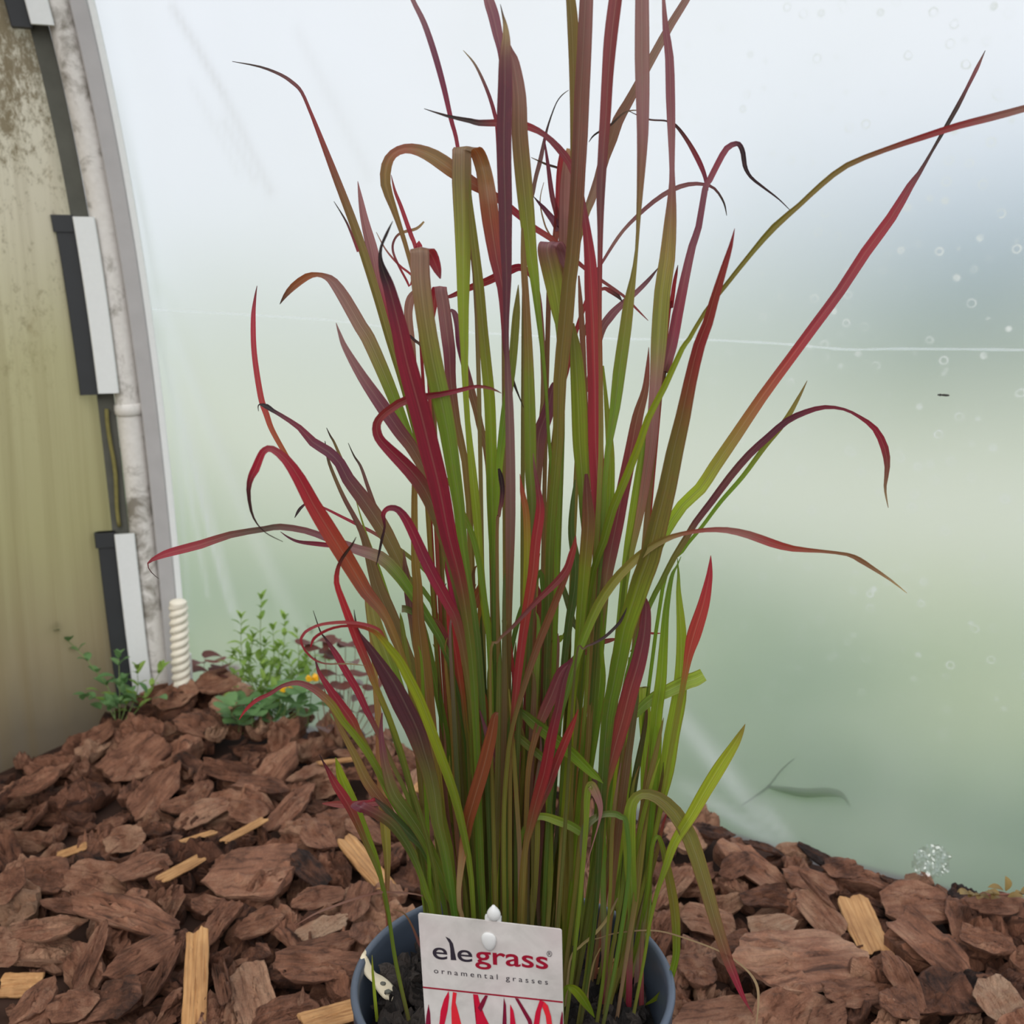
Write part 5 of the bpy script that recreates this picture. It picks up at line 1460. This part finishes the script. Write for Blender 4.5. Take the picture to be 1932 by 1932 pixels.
# ------------------------------------------------------------------ corner weeds
def mat_leaf(name, a, b, trans=0.35):
    t = NT(name)
    n_ = t.noise(t.objco(), 30, 3)
    r_ = t.n('ObjectInfo').outputs['Random']
    f = t.math('ADD', t.math('MULTIPLY', n_, 0.4), t.math('MULTIPLY', r_, 0.6))
    c = t.mixc(f, a, b)
    tr = t.n('BsdfTranslucent'); t.l(c, tr.inputs['Color'])
    return t.finish(t.mixs(trans, t.bsdf(c, 0.5, None, 0.3), tr.outputs[0]))
M_LG = mat_leaf('weed_leaf_green', lin((108, 144, 60)), lin((158, 186, 92)))
M_LD = mat_leaf('weed_leaf_blue_green', lin((92, 132, 80)), lin((130, 166, 108)))
M_LM = mat_leaf('weed_leaf_maroon', lin((96, 56, 50)), lin((134, 84, 74)))
M_LP = mat_leaf('weed_leaf_dusky', lin((110, 88, 84)), lin((150, 122, 116)))
M_LY = mat_leaf('dry_leaf_brown', lin((120, 96, 56)), lin((160, 136, 84)))
M_STEM = mat_plain('weed_stem', lin((122, 142, 82)), 0.6, 0.15)
M_STEMR = mat_plain('weed_stem_red', lin((128, 78, 62)), 0.6, 0.15)
M_YEL = mat_plain('yellow_petal', lin((244, 184, 24)), 0.5, 0.08)
def leaf_mesh(name, mat, wide=0.42, heart=False):
    V, Fc = [], []
    n = 8
    for i in range(n + 1):
        f = i / n
        if heart:
            w = wide * (math.sin(PI * min(1, f * 0.62 + 0.0)) ** 0.8) * 1.15 if f < 1 else wide * 0.75
            notch = 0.10 * (1 if f > 0.95 else 0)
        else:
            w = wide * math.sin(PI * f ** 0.85) ** 0.8; notch = 0
        z = 0.10 * math.sin(PI * f)
        for u in (-1, -0.5, 0, 0.5, 1):
            V.append((f - (notch if u == 0 else 0), u * w * 0.5, z + abs(u) * w * 0.14))
    for i in range(n):
        for k in range(4):
            Fc.append((i * 5 + k, i * 5 + k + 1, (i + 1) * 5 + k + 1, (i + 1) * 5 + k))
    me = bpy.data.meshes.new(name); me.from_pydata(V, [], Fc); me.materials.append(mat)
    me.polygons.foreach_set('use_smooth', [True] * len(me.polygons))
    return me
LEAF = {k: leaf_mesh('leaf', m, w, h) for k, m, w, h in (('g', M_LG, .42, 0), ('d', M_LD, .6, 0), ('m', M_LM, .95, 1), ('p', M_LP, .8, 0), ('c', M_LD, .95, 1), ('y', M_LY, .7, 0))}
rw = random.Random(5)
def put_leaf(parent, kind, p, dirv, up, size):
    o = inst('leaf', LEAF[kind], parent)
    x = dirv.normalized(); y = up.cross(x)
    if y.length < 0.05: y = Vector((0, 1, 0)).cross(x)
    y.normalize(); z = x.cross(y)
    M = Matrix((x, y, z)).transposed().to_4x4()
    o.matrix_local = Matrix.Translation(Vector(p) - Vector(parent.location)) @ M @ Matrix.Diagonal((size, size, size, 1))
    return o
def stem(parent, pts, r, mat, name='stem'):
    P = [Vector(q) for q in catmull([np.array(p) for p in pts], 4)]
    n = len(P)
    V, Fc = tube(P, [r * (1 - 0.6 * i / (n - 1)) for i in range(n)], 6)
    child(mk(name, V, Fc, mat), parent)
    return P
def leafy(parent, pxs, base, kind, lsz, step, mat=M_STEM, r=0.0008, lean=0.0, tipn=3):
    # stem through pixels standing in the plane y = base.y
    yb = base.y
    P = [on_lean(x, y, yb, lean, base.z) for x, y in pxs]
    for i in range(1, len(P) - 1):
        P[i].y += rw.uniform(-0.012, 0.012)
    S = stem(parent, [tuple(p) for p in P], r, mat)
    acc = 0
    for i in range(2, len(S) - 1):
        acc += (S[i] - S[i - 1]).length
        if acc > step:
            acc = 0
            a = rw.uniform(0, 6.28)
            t = (S[i + 1] - S[i - 1]).normalized()
            for sgn in (0, PI):
                d = Vector((math.cos(a + sgn), math.sin(a + sgn), 0.0)) + t * 0.7
                put_leaf(parent, kind, S[i], d, Z, lsz * rw.uniform(.7, 1.15))
    t = (S[-1] - S[-2]).normalized()
    for k in range(tipn):
        a = 2.09 * k + rw.uniform(0, 1)
        put_leaf(parent, kind, S[-1], Vector((math.cos(a), math.sin(a), 0)) * 0.7 + t, Z, lsz * rw.uniform(.7, 1))
# weed against the stained sheet
b = on_z(225, 1362, 0.0)
w1 = empty('sheet_weed', b)
for pxs in ([(218, 1362), (205, 1310), (170, 1262), (132, 1225), (103, 1186)], [(225, 1362), (229, 1310), (224, 1242)], [(235, 1362), (256, 1310), (259, 1264)],
            [(240, 1362), (275, 1320), (292, 1290), (303, 1266)], [(220, 1362), (190, 1330), (165, 1315)], [(228, 1362), (240, 1320), (236, 1290)]):
    leafy(w1, pxs, b, 'g' if rw.random() < .6 else 'd', 0.017, 0.013)
for k in range(26):
    x, y = rw.gauss(225, 28), rw.gauss(1325, 20)
    p = on_lean(x, y, b.y + rw.uniform(-.03, .02), 0, 0)
    put_leaf(w1, rw.choice('gdd'), p, Vector((rw.uniform(-1, 1), rw.uniform(-1, .3), rw.uniform(-.1, .8))), Z, rw.uniform(.014, .024))
tag(w1, 'straggly green weed growing at the foot of the stained sheet', 'weed')
# leafy green weed by the film
b = on_z(505, 1352, 0.0)
w2 = empty('film_weed', b)
tops = [(493, 1132), (455, 1168), (440, 1235), (515, 1190), (537, 1170), (560, 1195), (590, 1196), (478, 1205), (618, 1225), (545, 1245), (470, 1245), (525, 1225), (580, 1235), (500, 1215), (604, 1255), (460, 1270), (565, 1265)]
for x, y in tops:
    leafy(w2, [(505 + rw.uniform(-22, 40), 1355), (500 + (x - 500) * .45 + rw.uniform(-8, 8), 1300), (x + rw.uniform(-10, 10), (y + 1300) / 2), (x, y)], b, 'g', 0.0145, 0.0105)
for k in range(70):
    x, y = rw.uniform(440, 630), rw.gauss(1258, 22)
    p = on_lean(x, y, b.y + rw.uniform(-.03, .03), 0, 0)
    put_leaf(w2, 'g', p, Vector((rw.uniform(-1, 1), rw.uniform(-1, .5), rw.uniform(-.2, .8))), Z, rw.uniform(.012, .020))
tag(w2, 'bushy light green weed growing against the film by the bar', 'weed')
# low clover-like weed with yellow flowers
b = on_z(500, 1365, 0.005)
w3 = empty('flowering_weed', b)
for (x, y, s) in ((440, 1335, .024), (452, 1368, .026), (476, 1352, .022), (497, 1338, .024), (515, 1360, .024), (505, 1385, .02), (436, 1352, .02), (540, 1345, .022), (465, 1325, .02), (560, 1330, .022), (578, 1350, .02), (545, 1312, .026), (575, 1310, .03), (528, 1318, .02)):
    p = on_lean(x, y, b.y + rw.uniform(-.02, .03), 0, 0)
    a0 = rw.uniform(0, 6)
    for k in range(3):
        a = a0 + 2.09 * k
        put_leaf(w3, 'c', p, Vector((math.cos(a), math.sin(a) * .8 - .1, 0.28)), Z, s * rw.uniform(.75, 1))
    stem(w3, [tuple(on_z(500 + (x - 500) * .3, 1368, 0.0)), tuple(p - Vector((0, 0, .012))), tuple(p)], .0007, M_STEM)
for k, (x, y) in enumerate(((590, 1284), (542, 1304), (700, 1344))):
    p = on_lean(x, y, b.y - 0.005, 0, 0)
    stem(w3, [tuple(on_z(x - 10, 1375, 0.0)), tuple(p - Vector((0.002, 0, .015))), tuple(p)], .0006, M_STEM, 'flower_stalk')
    V, Fc = [], []
    for q in range(5):
        a = 2 * PI * q / 5 + k
        dv = Vector((math.cos(a), math.sin(a) * .5 - .25, .55)).normalized(); sd = dv.cross(Vector((0, -1, .4))).normalized()
        o_ = len(V)
        V += [p, p + dv * .004 + sd * .003, p + dv * .0085 + sd * .0024, p + dv * .0085 - sd * .0024, p + dv * .004 - sd * .003]
        Fc.append(tuple(o_ + i for i in range(5)))
    f_ = child(mk('flower', V, Fc, M_YEL), w3)
    f_['label'] = 'small yellow flower'
tag(w3, 'low clover-leaved weed with small yellow flowers on the bark', 'weed')
# maroon-leaved weed, mostly behind the grass
b = on_z(640, 1395, 0.0)
w4 = empty('maroon_weed', b)
for (x, y, k, s) in ((592, 1214, 'm', .022), (612, 1228, 'm', .024), (650, 1216, 'm', .024), (668, 1222, 'm', .02), (632, 1240, 'm', .022), (660, 1250, 'p', .022), (640, 1275, 'm', .022),
                     (668, 1290, 'p', .024), (690, 1270, 'm', .022), (625, 1300, 'm', .022), (650, 1320, 'p', .026), (690, 1318, 'p', .024), (610, 1372, 'p', .03), (700, 1360, 'p', .026),
                     (672, 1345, 'm', .024), (640, 1350, 'd', .024), (690, 1395, 'p', .026), (655, 1300, 'm', .02), (715, 1300, 'm', .02), (600, 1340, 'd', .022), (625, 1335, 'd', .02)):
    p = on_lean(x, y, b.y + rw.uniform(-.03, .02), 0, 0)
    a0 = rw.uniform(0, 6)
    for q in range(2 if k == 'm' else 1):
        a = a0 + 2.2 * q
        put_leaf(w4, k, p, Vector((math.cos(a), math.sin(a) * .6 - .3, 0.15)), Z, s * rw.uniform(.8, 1.1))
    stem(w4, [tuple(on_z(640 + (x - 640) * .4, 1398, 0.0)), tuple(p - Vector((0, -.004, .014))), tuple(p)], .0006, M_STEMR)
tag(w4, 'dusky maroon-leaved weed partly hidden behind the left grass blades', 'weed')
b = on_z(395, 1316, 0.0)
w5 = empty('brown_weed', b)
for (x, y) in ((385, 1252), (402, 1248), (418, 1258), (395, 1268), (412, 1275), (430, 1268), (420, 1240)):
    p = on_lean(x, y, b.y + rw.uniform(-.01, .01), 0, 0)
    a = rw.uniform(0, 6)
    put_leaf(w5, 'm', p, Vector((math.cos(a), -.4, .1)), Z, .024)
    stem(w5, [tuple(on_z(x, 1318, 0.0)), tuple(p)], .0006, M_STEMR)
tag(w5, 'small reddish-brown weed right of the twisted bar', 'weed')
b = on_z(1870, 1700, 0.0)
w6 = empty('seedling', b)
for k in range(16):
    x, y = rw.uniform(1822, 1930), rw.gauss(1684, 6)
    p = on_z(x, y, 0.034 + rw.uniform(0, .010))
    put_leaf(w6, 'y', p, Vector((rw.uniform(-1, 1), rw.uniform(-1, .2), rw.uniform(0, .5))), Z, rw.uniform(.009, .014))
V, Fc = tube([on_z(1826, 1690, .030), on_z(1870, 1688, .034), on_z(1935, 1686, .032)], .0007, 6)
child(mk('stem', V, Fc, M_STEMR), w6)
tag(w6, 'trailing brownish-green seedling at the right edge on bark', 'weed')

# ------------------------------------------------------------------ things on and behind the film
s_, z_ = px_wall(1783, 743)
fp = wall_pt(s_, z_, -0.011)
bug = empty('small_fly', fp)
def ell(c, ax, r):
    bm = bmesh.new(); bmesh.ops.create_icosphere(bm, subdivisions=2, radius=1)
    for v in bm.verts:
        v.co = c + ax[0] * v.co.x * r[0] + ax[1] * v.co.y * r[1] + ax[2] * v.co.z * r[2]
    me = bpy.data.meshes.new('p'); bm.to_mesh(me); bm.free()
    return me
AX = (WD, WN, Z)
M_FLY = mat_plain('dark_insect', lin((40, 34, 32)), 0.5, 0.2)
for nm, c, r in (('abdomen', fp + WD * .0008, (.0026, .0009, .0009)), ('thorax', fp - WD * .002, (.0012, .001, .001)), ('head', fp - WD * .0034, (.0007, .0007, .0007))):
    me = ell(c, AX, r); me.name = nm; me.materials.append(M_FLY); child(inst(nm, me), bug)
me = ell(fp + WD * .0022 + WN * .0009, AX, (.0028, .0002, .0009)); me.name = 'wing'; me.materials.append(M_FLY); child(inst('wing', me), bug)
tag(bug, 'tiny dark fly sitting on the film at the right', 'fly')

def out_leaf(pxs, wpx, out, mat, name):
    P = []
    for x, y in pxs:
        s, z = px_wall(x, y, out)
        P.append(np.array(wall_pt(s, z, out)))
    S = catmull(P, 6)
    n = len(S)
    V, Fc = [], []
    for i, q in enumerate(S):
        p = Vector(q); f = i / (n - 1)
        w = wpx * 0.5 * depth_of(p) / F_PX * max(.12, math.sin(PI * (0.08 + 0.86 * f)))
        for u in (-1, 0, 1):
            V.append(p + Z * w * u - WN * 0.001 * abs(u))
    for i in range(n - 1):
        for k in range(2):
            Fc.append((i * 3 + k, i * 3 + k + 1, (i + 1) * 3 + k + 1, (i + 1) * 3 + k))
    return mk(name, V, Fc, mat)
M_OUT = mat_leaf('dark_green_leaf', lin((40, 96, 16)), lin((70, 120, 30)), 0.6)
wl = empty('outside_leaf', wall_pt(*px_wall(1500, 1500), 0.02))
child(out_leaf([(1448, 1484), (1480, 1490), (1520, 1496), (1560, 1494), (1590, 1500), (1604, 1520)], 20, 0.006, M_OUT, 'blade'), wl)
child(out_leaf([(1395, 1522), (1420, 1505), (1448, 1485), (1475, 1452), (1500, 1430)], 7, 0.006, M_OUT, 'stalk'), wl)
tag(wl, 'dark green leaf pressed against the outside of the film', 'leaf')

# crumpled clear film scrap at the foot of the wall
cpt = [(1728, 1580), (1790, 1640)]
V, Fc = [], []
n = 22
for i in range(n):
    for j in range(n):
        px = 1722 + 82 * i / (n - 1); py = 1574 + 70 * j / (n - 1)
        s, z = px_wall(px, py)
        nz_ = noise.fractal(Vector((i * .35, j * .35, 3.3)), 1.0, 2.0, 3)
        e = max(abs(i / (n - 1) - .5), abs(j / (n - 1) - .5)) * 2
        V.append(wall_pt(s, z, -0.016 - 0.010 * abs(nz_) * (1 - e ** 3)))
for i in range(n - 1):
    for j in range(n - 1):
        cx_, cy_ = i / (n - 2) - .5, j / (n - 2) - .5
        if math.hypot(cx_, cy_) < .46 + .08 * noise.noise((cx_ * 6, cy_ * 6, 1)):
            Fc.append((i * n + j, (i + 1) * n + j, (i + 1) * n + j + 1, i * n + j + 1))
t = NT('clear_crumpled_film')
gl = t.n('BsdfGlossy'); gl.inputs['Roughness'].default_value = 0.12
tp = t.n('BsdfTransparent')
M_SCRAP = t.finish(t.mixs(0.22, tp.outputs[0], gl.outputs[0]))
o = mk('film_scrap', V, Fc, M_SCRAP, smooth=False)
tag(o, 'crumpled clear film scrap at the foot of the film wall', 'plastic scrap')
